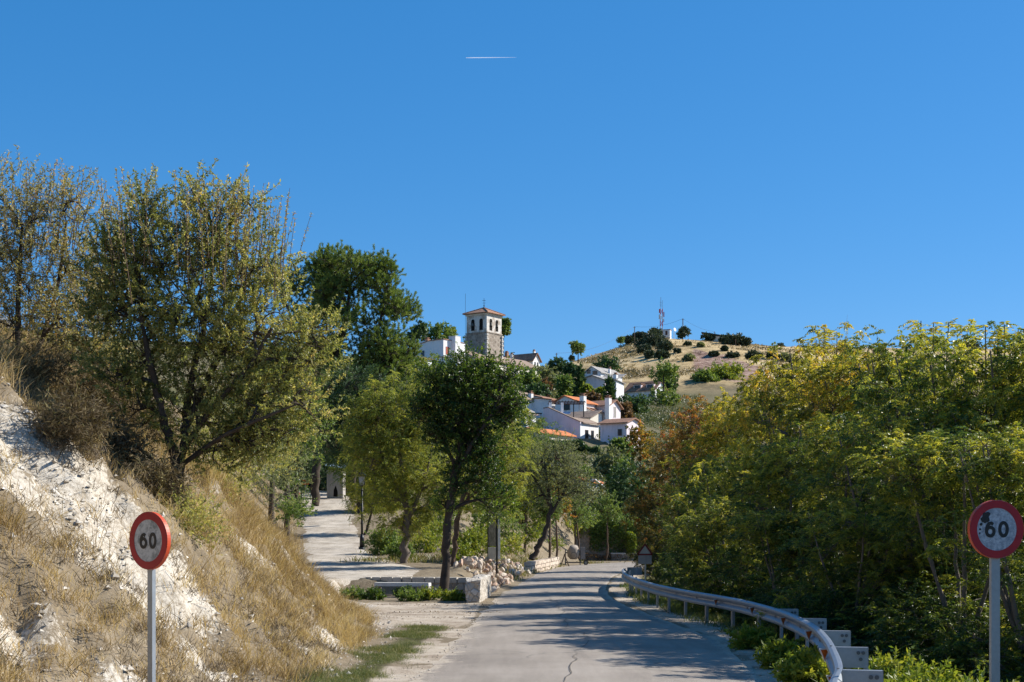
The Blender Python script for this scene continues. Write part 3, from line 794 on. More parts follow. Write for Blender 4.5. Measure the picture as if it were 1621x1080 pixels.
for i, (px, py, r_, Y, lb) in enumerate(((545,600,40,112,'green acacia in the shade right below the tall pine'), (620,610,42,118,'lime green acacia left of the white house on the hilltop'),
                                         (670,600,34,125,'leafy acacia rising in front of the white house chimney'), (830,740,44,105,'bright green acacia between the elm and the leaning olive'),
                                         (568,690,40,91,'shady acacia overhanging the upper dirt path'), (690,700,60,128,'broad green acacia filling the view behind the elm'), (770,640,60,140,'tall green acacia behind the right side of the elm'),
                                         (840,690,40,150,'round acacia below the pink gabled house'), (610,700,50,112,'shaded green acacia behind the pale trunk'))):
    b = onground(px, Y)
    tree('acacia_tree', lb, 'tree', 'acacias on the slope', b, 140+i, [lobe(px, py, r_, Y), lobe(px-r_*.6, py+r_*.7, r_*.8, Y), lobe(px+r_*.6, py+r_*.7, r_*.8, Y), lobe(px, py+r_*1.3, r_*.8, Y)],
         [[(b[0], b[1], b[2]-.3, .2), (b[0]+.2, b[1], (b[2]+at(px, py, Y)[2])/2, .15), (b[0], b[1], at(px, py, Y)[2], .07)]], 'frond', 280, .6, (.15,.07,.6,6,7),
         (L_ACA, L_MID, L_LIME)[i % 3] if i not in (0, 4, 8) else L_MID, M_BARK, limb_r=.07, twig_r=.01, shell=.5)

def leaning():
    Y = 85
    lobes = [lobe(*q, Y) for q in ((868,735,44),(835,750,34),(905,755,36),(880,775,36),(925,775,26),(850,785,24),(890,720,28))]
    b = onground(846, Y)
    stems = [stem([(842,886,.20),(852,866,.18),(866,836,.16),(872,805,.13),(866,765,.08),(862,730,.04)], Y), stem([(871,815,.10),(890,785,.08),(905,750,.04)], Y), stem([(870,800,.09),(850,765,.06),(838,745,.03)], Y)]
    tree('olive_tree', 'grey green tree with a thick dark leaning trunk above the roadside wall', 'tree', None, b, 35, lobes, stems, 'simple', 900, .5, (.10,.035), L_OLIVE, M_BARK, up=.4, limb_r=.06, nleaf=26, spread=.8, shell=.5)
leaning()
for i, (px, cpy, r_, bpy_, Y, dx, m, lb) in enumerate(((868,800,18,872,94,2,L_MID,'slim young tree just right of the leaning trunk'), (880,795,20,870,98,-2,L_AILR,'slim young tree with reddish leaves right of the leaning trunk'),
        (909,795,24,866,108,0,L_MID,'young twin stem tree above the cement mixer'), (830,790,20,858,97,1,L_LIME,'pale green sapling left of the leaning trunk'),
        (960,800,20,850,118,1,L_MID,'small green tree above the stone retaining wall'))):
    b = onground(px, Y)
    tree('young_tree', lb, 'tree', 'young trees above the road', b, 160+i, [lobe(px, cpy, r_, Y), lobe(px+r_*.5, cpy+r_*.7, r_*.7, Y), lobe(px-r_*.6, cpy+r_*.5, r_*.7, Y)],
         [[(b[0], b[1], b[2]-.3, .09), (b[0]+.1, b[1], b[2]+1.2, .08), (b[0]+dx*.05, b[1], at(px, cpy, Y)[2], .04)]]
         + ([[(b[0]+.35, b[1], b[2]-.3, .08), (b[0]+.3, b[1], b[2]+1.5, .07), (b[0], b[1], at(px, cpy, Y)[2], .03)]] if i == 2 else []),
         'simple', 230, .4, (.13,.055), m, M_BARK_B, nleaf=22, limb_r=.04)

# bushes round the bed, the slope and the wall
for i, (px, py, r_, Y, m, lf, n, lb) in enumerate((
        (612,862,24,66,L_MID,(.13,.06),200,'bright green leafy shrub between the lamp post and the pale trunk'), (632,880,17,63,L_MID,(.12,.05),120,'small green shrub hugging the pale acacia trunk'),
        (745,862,22,70,L_LIME,(.12,.06),150,'yellow lime bush behind the brown trunk'), (728,885,14,60,L_LIME,(.10,.05),90,'little lime bush at the foot of the brown trunk'),
        (690,845,20,74,L_LIME,(.12,.05),110,'lime bush on the slope left of the elm trunk'), (765,850,20,78,L_LIME,(.12,.05),120,'lime bush on the slope left of the notice board'),
        (808,840,18,90,L_MID,(.13,.05),110,'green bush right of the notice board'), (845,850,16,93,L_LIME,(.12,.05),100,'lime bush beside the leaning trunk'),
        (660,830,24,80,L_ACA,(.12,.05),110,'yellowish scrub behind the pale acacia trunk'), (800,800,34,100,L_MID,(.15,.06),220,'green thicket on the slope behind the notice board'),
        (740,810,30,96,L_LIME,(.14,.06),180,'lime thicket on the slope behind the elm trunk'), (925,820,20,110,L_MID,(.15,.06),120,'green bush above the stone retaining wall, left part'),
        (880,862,9,104,L_LIME,(.12,.05),50,'tiny lime bush just left of the cement mixer'),
        (675,865,20,68,L_LIME,(.12,.05),140,'lime green bush between the pale trunk and the elm trunk'), (700,815,26,86,L_MID,(.14,.06),170,'green bush high on the slope behind the elm trunk'),
        (770,825,22,88,L_MID,(.13,.06),150,'dark green bush directly left of the notice board top'), (815,862,14,88,L_ACA,(.11,.05),90,'yellowish scrub at the right foot of the notice board'),
        (630,800,30,94,L_MID,(.15,.06),220,'shaded green bush behind the acacia with the pale trunk'), (855,825,18,104,L_LIME,(.13,.06),120,'lime bush behind the leaning trunk'),
        (905,845,14,112,L_ACA,(.12,.05),80,'yellow green scrub above the cement mixer'), (785,870,12,70,L_LIME,(.10,.05),80,'small lime weeds behind the rubble heap'), (660,770,34,110,L_ACA,(.16,.07),220,'broad yellow green bush far behind the pale trunk'))):
    c = at(px, py, Y); g = gz(c[0], c[1]); c[2] = max(c[2], g+.2)
    bush('bush', lb, 'bush', 'bushes on the roadside slope', (c[0], c[1], g), 200+i, [(c, (r_*Y/F, r_*Y/F, r_*.85*Y/F))], 'simple', n, .35, lf, m, nleaf=18, up=.5, shell=.5)
for i, (px, py, r_, Y, m, lb) in enumerate(((560,937,16,47.6,L_MID,'leafy green shrub at the left end of the planted bed'), (588,945,14,47,L_ELM,'dark green shrub left of the stone bench'),
        (650,945,17,46.6,L_MID,'low green shrub in front of the stone bench'), (680,945,15,47,L_LIME,'lime shrub at the left foot of the elm'), (718,946,15,46.4,L_LIME,'yellow green shrub at the right foot of the elm'), (640,936,12,49,L_ELM,'dark shrub close to the right end of the stone bench'))):
    c = at(px, py, Y); g = gz(c[0], c[1]); c[2] = g+.12
    bush('shrub', lb, 'shrub', 'shrubs in the planted bed', (c[0], c[1], g), 230+i, [(c, (r_*Y/F*1.2, r_*Y/F*.8, r_*.5*Y/F))], 'simple', 120, .17, (.075,.038), m, nleaf=16, up=.5, shell=.5)

# ------------------------------------------------------------------ thicket of trees right of the guard rail
def ailanthus_mesh(seed, Hh, R, fl=.31, dens=1.0):
    r = np.random.default_rng(seed)
    lobes = []
    for k in range(11):
        z = Hh*(.16 + .74*r.random()); a = r.random()*6.28; q = R*(.25+.5*r.random())*(1.15-.55*(z/Hh)**2)
        lobes.append((np.array([q*math.cos(a), q*math.sin(a), z]), np.array([1, 1, .85])*R*(.38+.2*r.random())))
    lobes.append((np.array([0, 0, Hh*.86]), np.array([1, 1, .7])*R*.5))
    for k in range(9):
        a = k*.7+.3; lobes.append((np.array([R*.62*math.cos(a), R*.62*math.sin(a), Hh*(.10+.22*r.random())]), np.array([1, 1, .9])*R*.42))
    stems = []
    for k in range(4):
        a = r.random()*6.28; q = R*(.3+.4*r.random())
        stems.append([(.15*math.cos(a), .15*math.sin(a), -.4, .075), (.22*math.cos(a), .22*math.sin(a), Hh*.25, .065), (q*.6*math.cos(a), q*.6*math.sin(a), Hh*.55, .045), (q*math.cos(a), q*math.sin(a), Hh*.92, .015)])
    def tf(B, D, t, rr): return np.clip(.22 + .5*np.clip(B[:, 2]/Hh-.25, 0, 1) + .18*rr.normal(size=len(B)) + .16*np.sin(B[:, 0]*1.9+B[:, 2]*1.3+seed)*np.cos(B[:, 1]*2.1), 0, 1)  # leaf tint rises with height, painting the sunlit tops into the colour
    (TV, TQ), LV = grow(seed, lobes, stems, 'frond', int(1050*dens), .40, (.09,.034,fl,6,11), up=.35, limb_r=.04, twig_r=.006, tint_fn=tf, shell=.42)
    return np_mesh('trunk', TV, TQ, smooth=True), LV.mesh('crown'), Hh

def right_thicket():
    prot = [ailanthus_mesh(301, 8.0, 2.3), ailanthus_mesh(302, 7.2, 2.5), ailanthus_mesh(303, 8.6, 2.2)]
    for tm, cm, h in prot: tm.materials.append(M_BARK_L)
    spots = [ # px, top py, Y, mesh, scale xy, leaf mat, label
     (1064,648,82,0,1.0,L_AILR,'reddish tree at the left end of the roadside thicket, next to the warning sign'),
     (1104,600,70,1,1.1,L_AILR,'rusty topped tree second from the left in the roadside thicket'),
     (1100,700,62,2,.75,L_AIL,'shorter dark green tree at the front of the thicket near the warning sign'),
     (1160,590,61,2,1.1,L_AILY,'yellow tinted tree third from the left along the thicket skyline'),
     (1232,560,53,0,1.15,L_AILY,'golden topped tree below the right shoulder of the dry hill'),
     (1312,516,45,1,1.1,L_AILY,'tallest golden tree of the thicket, with a knot of shoots at its top'),
     (1395,530,39,2,1.1,L_AILY,'yellow green tree right of the tallest golden tree'),
     (1460,522,36,0,1.0,L_AIL,'green tree with bare shoots rising above the thicket'),
     (1540,515,30,1,1.0,L_AIL,'yellow green tree standing behind the right speed sign'),
     (1625,505,28,2,1.0,L_AIL,'tall tree cut by the right edge of the photo'),
     (1135,690,52,0,.8,L_AIL,'mid height green tree over the far part of the guard rail'),
     (1175,680,46,1,.8,L_AIL,'green tree bulging over the middle of the guard rail, left of centre'),
     (1250,665,39,2,.85,L_AIL,'green tree bulging over the middle of the guard rail, right of centre'),
     (1335,650,33,0,.85,L_AIL,'dark green tree above the near bend of the guard rail'),
     (1425,640,28.5,1,.8,L_AIL,'leafy tree left of the right speed sign'),
     (1525,665,25,2,.75,L_AIL,'nearest leafy tree directly behind the right speed sign'),
     (1640,670,23,0,.75,L_AIL,'nearest tree at the right edge, beside the speed sign'),
     (1150,760,41,1,.6,L_AIL,'low dark tree close behind the guard rail, far one'),
     (1240,780,34,2,.6,L_AIL,'low dark tree close behind the guard rail, near one'),
     (1350,790,28,1,.6,L_AIL,'low leafy tree beside the near posts of the guard rail')]
    r = random.Random(4)
    for i, (px, top, Y, k, s, lm, lb) in enumerate(spots):
        tm, cm, h = prot[k]
        x = (px-HX)*Y/F; x = max(x, float(xr(Y))+2.2); g = gz(x, Y)
        top += 34 if px < 1210 else 26 if px < 1290 else 10; zt = at(px, top, Y)[2]; sz = (zt-g+.1)/h
        root = empty('tree_of_heaven', (x, Y, g), lb, 'tree', 'trees of heaven behind the guard rail')
        root.rotation_euler = (0, 0, r.random()*6.28); root.scale = (s, s, sz)
        tr = bpy.data.objects.new('trunk', tm); COL.objects.link(tr); tr.parent = root
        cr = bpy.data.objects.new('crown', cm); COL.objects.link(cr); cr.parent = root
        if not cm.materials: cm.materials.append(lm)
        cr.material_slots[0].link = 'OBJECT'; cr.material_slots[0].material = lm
right_thicket()

# tall stems sticking out of the thicket
def spires():
    r = np.random.default_rng(77)
    for i, (Y, pts, lb) in enumerate(((34, ((1458,500),(1478,504),(1502,502),(1530,530)), 'leggy sapling with bare stems and leaf tufts above the thicket'),
                                      (43, ((1305,512),(1325,518),(1292,530)), 'cluster of leafy shoots above the tallest golden tree'),
                                      (29, ((1560,510),(1590,506),(1612,515),(1580,520)), 'golden shoots rising above the trees at the right edge'))):
        b = onground(np.mean([p[0] for p in pts]), Y+1)
        root = empty('sapling', b, lb, 'sapling', 'saplings above the thicket')
        LV = Leaves(); pv, pr = [], []
        for px, top in pts:
            e = at(px, top+8, Y+r.normal()*.4); a = np.array([b[0]+.3*r.normal(), b[1]+.2*r.normal(), b[2]])
            m = (a+e)/2; m[0] = e[0]*.8+a[0]*.2
            pv.append(bez(a[None], m[None], e[None], 10)[0]-b); pr.append(np.linspace(.045, .012, 10))
            for k in range(9):
                base = e - np.array([0, 0, .06*k]); d = unit(np.array([r.normal(), r.normal(), .35])); fl = .5
                tt = np.linspace(.1, 1, 11); RP = base + d*fl*tt[:, None]; RP[:, 2] -= .22*tt**2
                sd = unit(np.cross(d, [0, 0, 1.]))
                for sg in (-1, 1):
                    LV.rhombs(RP-b, unit(sg*sd[None] + .4*d[None] + np.array([0, 0, -.35]) + .15*r.normal(size=(11, 3))), .12, .042, r, np.clip(.55+.2*r.normal(size=11), 0, 1), .6)
        V, Q = tubes(np.array(pv), np.array(pr), 5)
        link('stem', np_mesh('stem', V, Q, smooth=True), M_BARK_L, root); link('crown', LV.mesh('crown'), L_AILY, root)
spires()

# ------------------------------------------------------------------ hillside trees round the village
def far_tree(name, px, py, rx, rz, Y, seed, mat, label, cat='tree', group='trees round the village', lf=.5, n=170, nl=16, sub=True):
    c = at(px, py, Y); k = Y/F; x = c[0]; g = gz(x, Y); zc = c[2]
    R, RZ = rx*k, rz*k
    b = (x, Y, min(g, zc-RZ*.6))
    lobes = [(c, (R*.75, R*.75, RZ*.75))]
    if sub:
        r = np.random.default_rng(seed)
        gap = c[2]-RZ-g
        if gap > -RZ*.2 and name != 'pine_tree':
            for q in range(5):
                a = q*1.256; lobes.append((np.array([c[0]+R*.5*math.cos(a), c[1]+R*.5*math.sin(a), max(g, c[2]-RZ*2.2)+RZ*.3]), (R*.5, R*.5, max(RZ*.5, min(gap*.6, RZ*1.2)))))
        for q in range(6):
            a = r.random()*6.28; lobes.append((c+np.array([R*.55*math.cos(a), R*.5*math.sin(a), RZ*(-.6+1.2*r.random())]), (R*.45, R*.45, RZ*.4)))
    root = empty(name, b, label, cat, group); bb = np.array(b)
    (_, _), LV = grow(seed, [(np.array(q)-bb, s) for q, s in lobes], [], 'simple', n, R*.3, (lf, lf*.5), conn=False, nleaf=nl, up=.3, shell=.45)
    MBt = MB(); MBt.tube([(x, Y, b[2]-.3), (x+.1, Y, zc)], [max(.12, R*.09), max(.05, R*.05)], 6); MBt.build('trunk', M_BARK, root, True)
    link('crown', LV.mesh('crown'), mat, root)
    return root
FT = [
 (690,527,28,17,345,L_MID,'dark green tree behind the hilltop white house, left of the bell tower'), (660,530,16,20,340,L_DARK,'dark narrow tree at the left end of the white hilltop house'),
 (712,530,12,12,350,L_MID,'small dark tree just left of the bell tower'), (797,519,9,15,350,L_PINE,'pine crown peeping out behind the right edge of the bell tower'),
 (835,598,22,16,285,L_MID,'green tree below the white house right of the church'), (868,598,20,18,290,L_OLIVE,'grey green tree below the saddle of the hills'), (880,580,14,13,330,L_DARK,'dark tree on the saddle between church and dry hill'),
 (862,612,10,12,270,L_RUST,'rust brown tree among the green ones below the church'), (895,608,16,16,275,L_MID,'green tree left of the tall cypress'), (850,622,18,12,262,L_DARK,'dark low tree above the blue white house'),
 (905,590,12,16,300,L_DARK,'dark bushy tree behind the tall cypress'), (960,582,20,16,335,L_DARK,'dark tree behind the gabled white house'), (930,618,11,9,268,L_LIME,'yellow tree in front of the gabled white house'),
 (948,622,10,9,265,L_LIME,'yellow green tree beside the short cypress'), (940,630,12,7,255,L_RUST,'brown bush in front of the yellow trees'), (1050,594,24,20,322,L_MID,'broad green tree at the foot of the dry hill'),
 (1058,600,14,14,360,L_DARK,'dark blue green tree at the right end of the dormer house'), (1000,640,26,14,280,L_DARK,'dark green trees below the dormer house'), (988,652,14,12,250,L_RUST,'brownish tree right of the chimney houses'),
 (1145,594,34,15,380,L_LIME,'bright green shrub mass below the red earth scarp'), (1115,602,20,14,372,L_MID,'green bush left of the bright shrubs below the scarp'),
 (962,738,28,28,165,L_OLIVE,'grey green willow like tree below the white facade'), (985,760,28,34,140,L_MID,'green tree right of the tiled cottage'), (1000,770,34,48,129,L_DARK,'very dark tree at the road bend'),
 (980,785,20,30,132,L_DARK,'dark shaded tree behind the ivy wall'), (1012,700,24,40,135,L_AILR,'dark reddish tree at the left edge of the roadside thicket'), (985,708,18,14,190,L_MID,'green tree at the foot of the grey shaded house'), (835,715,34,24,170,L_MID,'green tree below the orange roof, left part'),
 (810,770,30,24,125,L_MID,'green tree on the slope left of the leaning olive'), (925,760,22,20,158,L_MID,'green tree above the tiled cottage'), (790,700,34,34,150,L_ACA,'yellow green tree right behind the elm'),
 (648,585,20,18,260,L_MID,'green tree at the left foot of the white hilltop house'), (820,650,16,30,180,L_ACA,'yellow green tree in front of the small house with the trellis'), (760,590,30,16,240,L_MID,'green trees in front of the church nave'), (700,590,30,18,230,L_MID,'green trees under the white hilltop house'),
]
for i, (px, py, rx, rz, Y, m, lb) in enumerate(FT):
    far_tree('pine_tree' if m is L_PINE else 'leafy_tree', px, py, rx, rz, Y, 400+i, m, lb, lf=.0016*Y+.06, n=int(190+rx*4), nl=16)
for i, (px, top, bot, w, Y, lb) in enumerate(((918,581,626,6,270,'tall slim cypress left of the gabled white house'), (965,600,640,6.5,262,'short dark cypress in front of the gabled white house'))):
    c = at(px, (top+bot)/2, Y); k = Y/F; b = at(px, bot, Y); b[2] = min(b[2], gz(b[0], Y))
    root = empty('cypress_tree', b, lb, 'cypress', 'cypresses in the village')
    lob = [(at(px, top+(bot-top)*u, Y)-b, (w*k*s, w*k*s, (bot-top)*k*.16)) for u, s in ((.12,.45),(.3,.8),(.5,1),(.7,1),(.88,.9))]
    (_, _), LV = grow(500+i, lob, [], 'needle', 240, .5, (.55,.16), conn=False, nleaf=14, up=1.2, spread=.35, shell=.4)
    MB().tube([b-np.array([0,0,.3]), c], [.15,.06], 6).build('trunk', M_BARK, root, True); link('crown', LV.mesh('crown'), L_DARK, root)

# clipped hedge and ivy
def slab_foliage(name, label, cat, A, B, h, d, seed, mat, n, leaf, base_drop=.2, taper=1.0, group=None):
    """foliage filling a long box from A to B (world), height h, thickness d"""
    r = np.random.default_rng(seed)
    A = np.array(A, float); B = np.array(B, float)
    u = r.random(n); P = A + (B-A)*u[:, None]
    hh = h*(.85+.25*vnoise(u*np.linalg.norm(B-A), u*0, 1.5, seed)) if np.isscalar(h) else np.interp(u, [q[0] for q in h], [q[1] for q in h])*(.9+.2*r.random(n))
    v = r.random(n)**.6; P[:, 2] += hh*v - base_drop
    ax = unit((B-A)*np.array([1, 1, 0])); side = np.array([-ax[1], ax[0], 0])
    P += side*((r.random(n)-.5)*d)[:, None]
    D = unit(rdir(n, r) + np.array([0, 0, .3])); LV = Leaves()
    LV.rhombs(P-A, D, leaf[0]*(.6+.8*r.random(n)), leaf[1], r, np.clip(.45+.2*r.normal(size=n)+.2*vnoise(P[:, 0], P[:, 2], 1.3, seed), 0, 1))
    o = link(name, LV.mesh(name), mat, None, A)
    return tag(o, label, cat, group)
ya, yb = hit(846,706) or 190, hit(948,722) or 188
a, b_ = at(846,706,ya), at(948,722,yb)
slab_foliage('hedge', 'long dark clipped hedge below the orange tiled roof', 'hedge', (a[0], a[1]-.8, a[2]-.4), (b_[0], b_[1]-.8, b_[2]-.4), 2.1, 1.6, 601, L_DARK, 11000, (.34,.17))
# ------------------------------------------------------------------ grass (stuff)
def grass_patch(name, label, pts, L, W, mat, seed, per=14, lean=.45, spread=.10, bend=.5, tint=.5, tv=.2):
    r = np.random.default_rng(seed)
    n = len(pts)*per
    B = np.repeat(pts, per, 0) + np.concatenate([r.normal(size=(n, 2))*spread, np.zeros((n, 1))], 1)
    D = r.normal(size=(n, 3))*lean; D[:, 2] = 1; D[:, 0] += .12; D = unit(D)
    Ln = np.repeat(np.broadcast_to(L, (len(pts),)), per)*(.5+.8*r.random(n))
    side = unit(np.cross(D, rdir(n, r)))
    hor = unit(r.normal(size=(n, 3))*np.array([1, 1, 0])); 
    W = np.broadcast_to(W, (n,))
    m1 = B + D*(Ln*.55)[:, None]; tip = B + D*(Ln*.95)[:, None] + (hor*.6+D*.0)*(Ln*bend*.5)[:, None]; tip[:, 2] -= Ln*bend*.18
    s0 = side*(W*.5)[:, None]; s1 = side*(W*.38)[:, None]; s2 = side*(W*.08)[:, None]
    V = np.stack([B-s0, B+s0, m1+s1, m1-s1, tip+s2, tip-s2], 1).reshape(-1, 3)
    i = np.arange(n)*6
    Q = np.concatenate([np.stack([i, i+1, i+2, i+3], -1), np.stack([i+3, i+2, i+4, i+5], -1)])
    t = np.clip(np.repeat(np.broadcast_to(tint, (len(pts),)) + tv*r.normal(size=len(pts)), per) + .1*r.normal(size=n), 0, 1)
    o = link(name, np_mesh(name, V, Q, tint=np.concatenate([t, t])), mat)
    o['label'] = label
    tag(o, kind='stuff')
    return o

M_DRY = leaf_mat('dry_grass', [(.15,.10,.05), (.32,.225,.11), (.50,.37,.19), (.62,.50,.30)], .3, .7, .15)
M_TWIG = leaf_mat('dead_weed', [(.07,.05,.035), (.13,.10,.07), (.20,.16,.11), (.29,.23,.17)], .1, .9, .1)
M_GRN = leaf_mat('verge_grass', [(.07,.095,.03), (.11,.14,.045), (.17,.19,.07), (.34,.29,.15)], .3, .6, .2)

def scatter(n, x0, x1, y0, y1, fn, seed):
    r = np.random.default_rng(seed)
    X = x0 + (x1-x0)*r.random(n); Y = y0 + (y1-y0)*r.random(n)
    k = fn(X, Y, r); X, Y = X[k], Y[k]
    return np.stack([X, Y, H(X, Y)-.02], -1)

def bank_grass():
    def fn(X, Y, r):
        d = foot(Y)-X; nz = fbm(X, Y, 2.5, 3, 31); n2 = fbm(X, Y, .9, 2, 33)
        chalk = chalk_mask(X, Y, 0)
        p = np.where(d > .2, .9*(1-.93*chalk), 0)*np.where((d < .8) & (Y < 26) & (Y > 17), .5, 1)
        p = p*(.4+.6*sstep(n2, -.4, .25))*(.4+.6*sstep(vnoise(X, Y, .35, 84), -.3, .3))
        p = p*np.where((Y < 17) & (d < 1.4), 1.5, 1)
        p = np.where((d > 7) & (Y < 60), p*.7, p)
        inview = np.abs(X/Y) < .42
        return (r.random(len(X)) < p) & inview
    P = scatter(46000, -15, -2.4, 9, 42, fn, 1)
    d = foot(P[:, 1])-P[:, 0]
    tallness = np.where(P[:, 1] < 18, .30, np.where(d < 2.2, .34, .44)) + .12*vnoise(P[:, 0], P[:, 1], 3, 2)
    tallness = tallness*(.55+.9*sstep(vnoise(P[:, 0], P[:, 1], .55, 81), -.5, .7))
    tn = .50 + .22*vnoise(P[:, 0], P[:, 1], 1.6, 82) + .18*vnoise(P[:, 0], P[:, 1], .5, 83)
    grass_patch('dry_grass', 'long straw coloured dry grass covering the bank', P, tallness, .008, M_DRY, 2, per=13, lean=.48, bend=.7, tint=tn)
    P = scatter(5200, -26, -4, 42, 100, fn, 3)
    grass_patch('dry_grass', 'dry grass on the far part of the bank above the path', P, .5, .016, M_DRY, 4, per=14, lean=.4, spread=.2)
    def fw(X, Y, r):
        d = foot(Y)-X
        return (d > .2) & (r.random(len(X)) < np.where(d < 1.6, .9, .7)*sstep(fbm(X, Y, 1.3, 2, 55), -.35, .3)) & (np.abs(X/Y) < .42)
    P = scatter(17000, -14, -2.4, 9, 40, fw, 5)
    grass_patch('dead_weeds', 'grey brown dead weeds and stalks scattered over the bank', P, .20, .008, M_TWIG, 6, per=12, lean=.8, spread=.07, bend=.3)
bank_grass()

def verge():
    def fn(X, Y, r):
        d = foot(Y)-X; L = xl(Y)
        return (d < 1.0) & (L-X < 1.5+.5*vnoise(Y, Y*0, 2.0, 17)) & (L-X > .3+.35*vnoise(Y, Y*0, 1.1, 7)+.2*vnoise(X, Y, .3, 4)) & (r.random(len(X)) < .8*sstep(fbm(X, Y, .9, 3, 9), -.35, .3)*sstep(L-X, .2, .9)) & (Y > 17.5)
    P = scatter(16000, -4.2, -.8, 17, 33.2, fn, 11)
    grass_patch('verge_grass', 'short green grass growing on the left road verge', P, .10+.05*vnoise(P[:, 0], P[:, 1], .7, 5), .006, M_GRN, 12, per=15, lean=.6, spread=.08, tint=.5, tv=.3)
    def fr(X, Y, r):
        R = xr(Y)
        q = X-R
        return (q > .75+.25*vnoise(Y, Y*0, 1.3, 3)) & (q < 5) & (r.random(len(X)) < .85*sstep(fbm(X, Y, .7, 2, 19), -.5, .1))
    P = scatter(9000, 2.2, 10, 11, 62, fr, 13)
    grass_patch('roadside_weeds', 'green and straw weeds growing under the guard rail', P, .26, .014, leaf_mat('roadside_weed', [(.045,.075,.015), (.09,.125,.025), (.16,.18,.04), (.32,.26,.12)], .35), 14, per=11, lean=.6, spread=.1, tint=.42, tv=.25)
    def fh(X, Y, r):
        return (r.random(len(X)) < sstep(fbm(X, Y, 3, 2, 71), -.3, .2)) & (X > -7) & (X < xl(Y)-.3)
    P = scatter(4200, -9, 7, 60, 114, fh, 15)
    grass_patch('slope_weeds', 'weeds and dry grass on the slope above the rubble', P, .32, .03, leaf_mat('slope_weed', [(.06,.09,.02), (.12,.14,.03), (.26,.21,.10), (.36,.27,.15)], .3), 16, per=12, lean=.5, spread=.25)
verge()

def scrub():
    r = np.random.default_rng(99)
    n = 60000
    Y = 124 + 220*r.random(n)**1.1; X = (-75 + 150*r.random(n))*Y/240
    dens = fbm(X, Y, 11, 3, 61)
    hgt = .35 + 1.7*np.clip(dens+.15, 0, 1)
    px = HX + X*F/Y
    keep = (dens > -.32) & ~((px > 908) & (px < 965) & (Y > 190) & (Y < 206)) & (px > 560) & (px < 1110)
    X, Y, hgt = X[keep], Y[keep], hgt[keep]; n = len(X)
    per = 4
    P = np.repeat(np.stack([X, Y, H(X, Y)], -1), per, 0) + r.normal(size=(n*per, 3))*np.array([.45, .45, 0])
    P[:, 2] += np.repeat(hgt, per)*r.random(n*per)
    LV = Leaves(); LV.rhombs(P, unit(rdir(n*per, r)+np.array([0,0,.4])), .42*(.6+.7*r.random(n*per)), .2, r, np.clip(.4+.35*np.repeat(vnoise(X, Y, 6, 62), per)+.15*r.normal(size=n*per), 0, 1))
    o = link('scrub', LV.mesh('scrub'), leaf_mat('scrub_leaf', [(.035,.05,.018), (.07,.09,.03), (.12,.13,.045), (.20,.17,.07)], .25)); o['label'] = 'low green scrub covering the hillside between the houses'; tag(o, kind='stuff')
scrub()

def hill_tufts():
    r = np.random.default_rng(98); n = 9000
    Y = 385 + 150*r.random(n); px = 880 + 520*r.random(n); X = (px-HX)*Y/F
    k = (fbm(X, Y, 16, 3, 63) > .12) | (r.random(n) < .05); X, Y = X[k], Y[k]; n = len(X); per = 5
    P = np.repeat(np.stack([X, Y, H(X, Y)], -1), per, 0) + r.normal(size=(n*per, 3))*np.array([.5, .5, 0])
    LV = Leaves(); LV.rhombs(P, unit(rdir(n*per, r)*.7+np.array([0,0,1.])), .75*(.4+.8*r.random(n*per)), .3, r, np.clip(np.repeat(.5+.35*vnoise(X, Y, 7, 64)+.2*r.normal(size=n), per)+.1*r.normal(size=n*per), 0, 1))
    o = link('hill_tufts', LV.mesh('hill_tufts'), leaf_mat('hill_tuft_leaf', [(.07,.065,.03), (.17,.13,.06), (.33,.25,.12), (.48,.37,.2)], .15)); o['label'] = 'dry tussocks and thyme scattered over the far hill'; tag(o, kind='stuff')
hill_tufts()

def bank_stones():
    r = np.random.default_rng(124); n = 75000
    X = -13+10.5*r.random(n); Y = 9.5+28*r.random(n); d = foot(Y)-X; nz = fbm(X, Y, 2.5, 3, 31)
    ch = chalk_mask(X, Y, 0)
    k = (r.random(n) < .07 + .75*ch*sstep(fbm(X, Y, .6, 2, 92), -.4, .3)) & (d > -.4) & (np.abs(X/Y) < .42); X, Y = X[k], Y[k]; n = len(X)
    s = .007+.045*r.random(n)**6 + .014*r.random(n)**2
    O = np.array([[1,0,0],[0,1,0],[-1,0,0],[0,-1,0],[0,0,.8],[0,0,-.6]])
    V = np.stack([X, Y, H(X, Y)+.2*s], -1)[:, None] + O[None]*s[:, None, None]*(.5+1.0*r.random((n, 6, 1))) + .2*s[:, None, None]*r.normal(size=(n, 6, 3))
    T = np.array([[0,1,4],[1,2,4],[2,3,4],[3,0,4],[1,0,5],[2,1,5],[3,2,5],[0,3,5]])
    tri = (np.arange(n)[:, None, None]*6 + T[None]).reshape(-1, 3)
    o = link('chalk_rubble', np_mesh('chalk_rubble', V.reshape(-1, 3), None, tri, tint=np.repeat(np.clip(.55+.25*r.normal(size=n), 0, 1), 8)), leaf_mat('chalk_stone', [(.22,.185,.14), (.42,.37,.30), (.58,.53,.45), (.68,.63,.55)], .0, .9, .1))
    o['label'] = 'broken chalk stones and crumbs strewn over the bank'; tag(o, kind='stuff')
bank_stones()

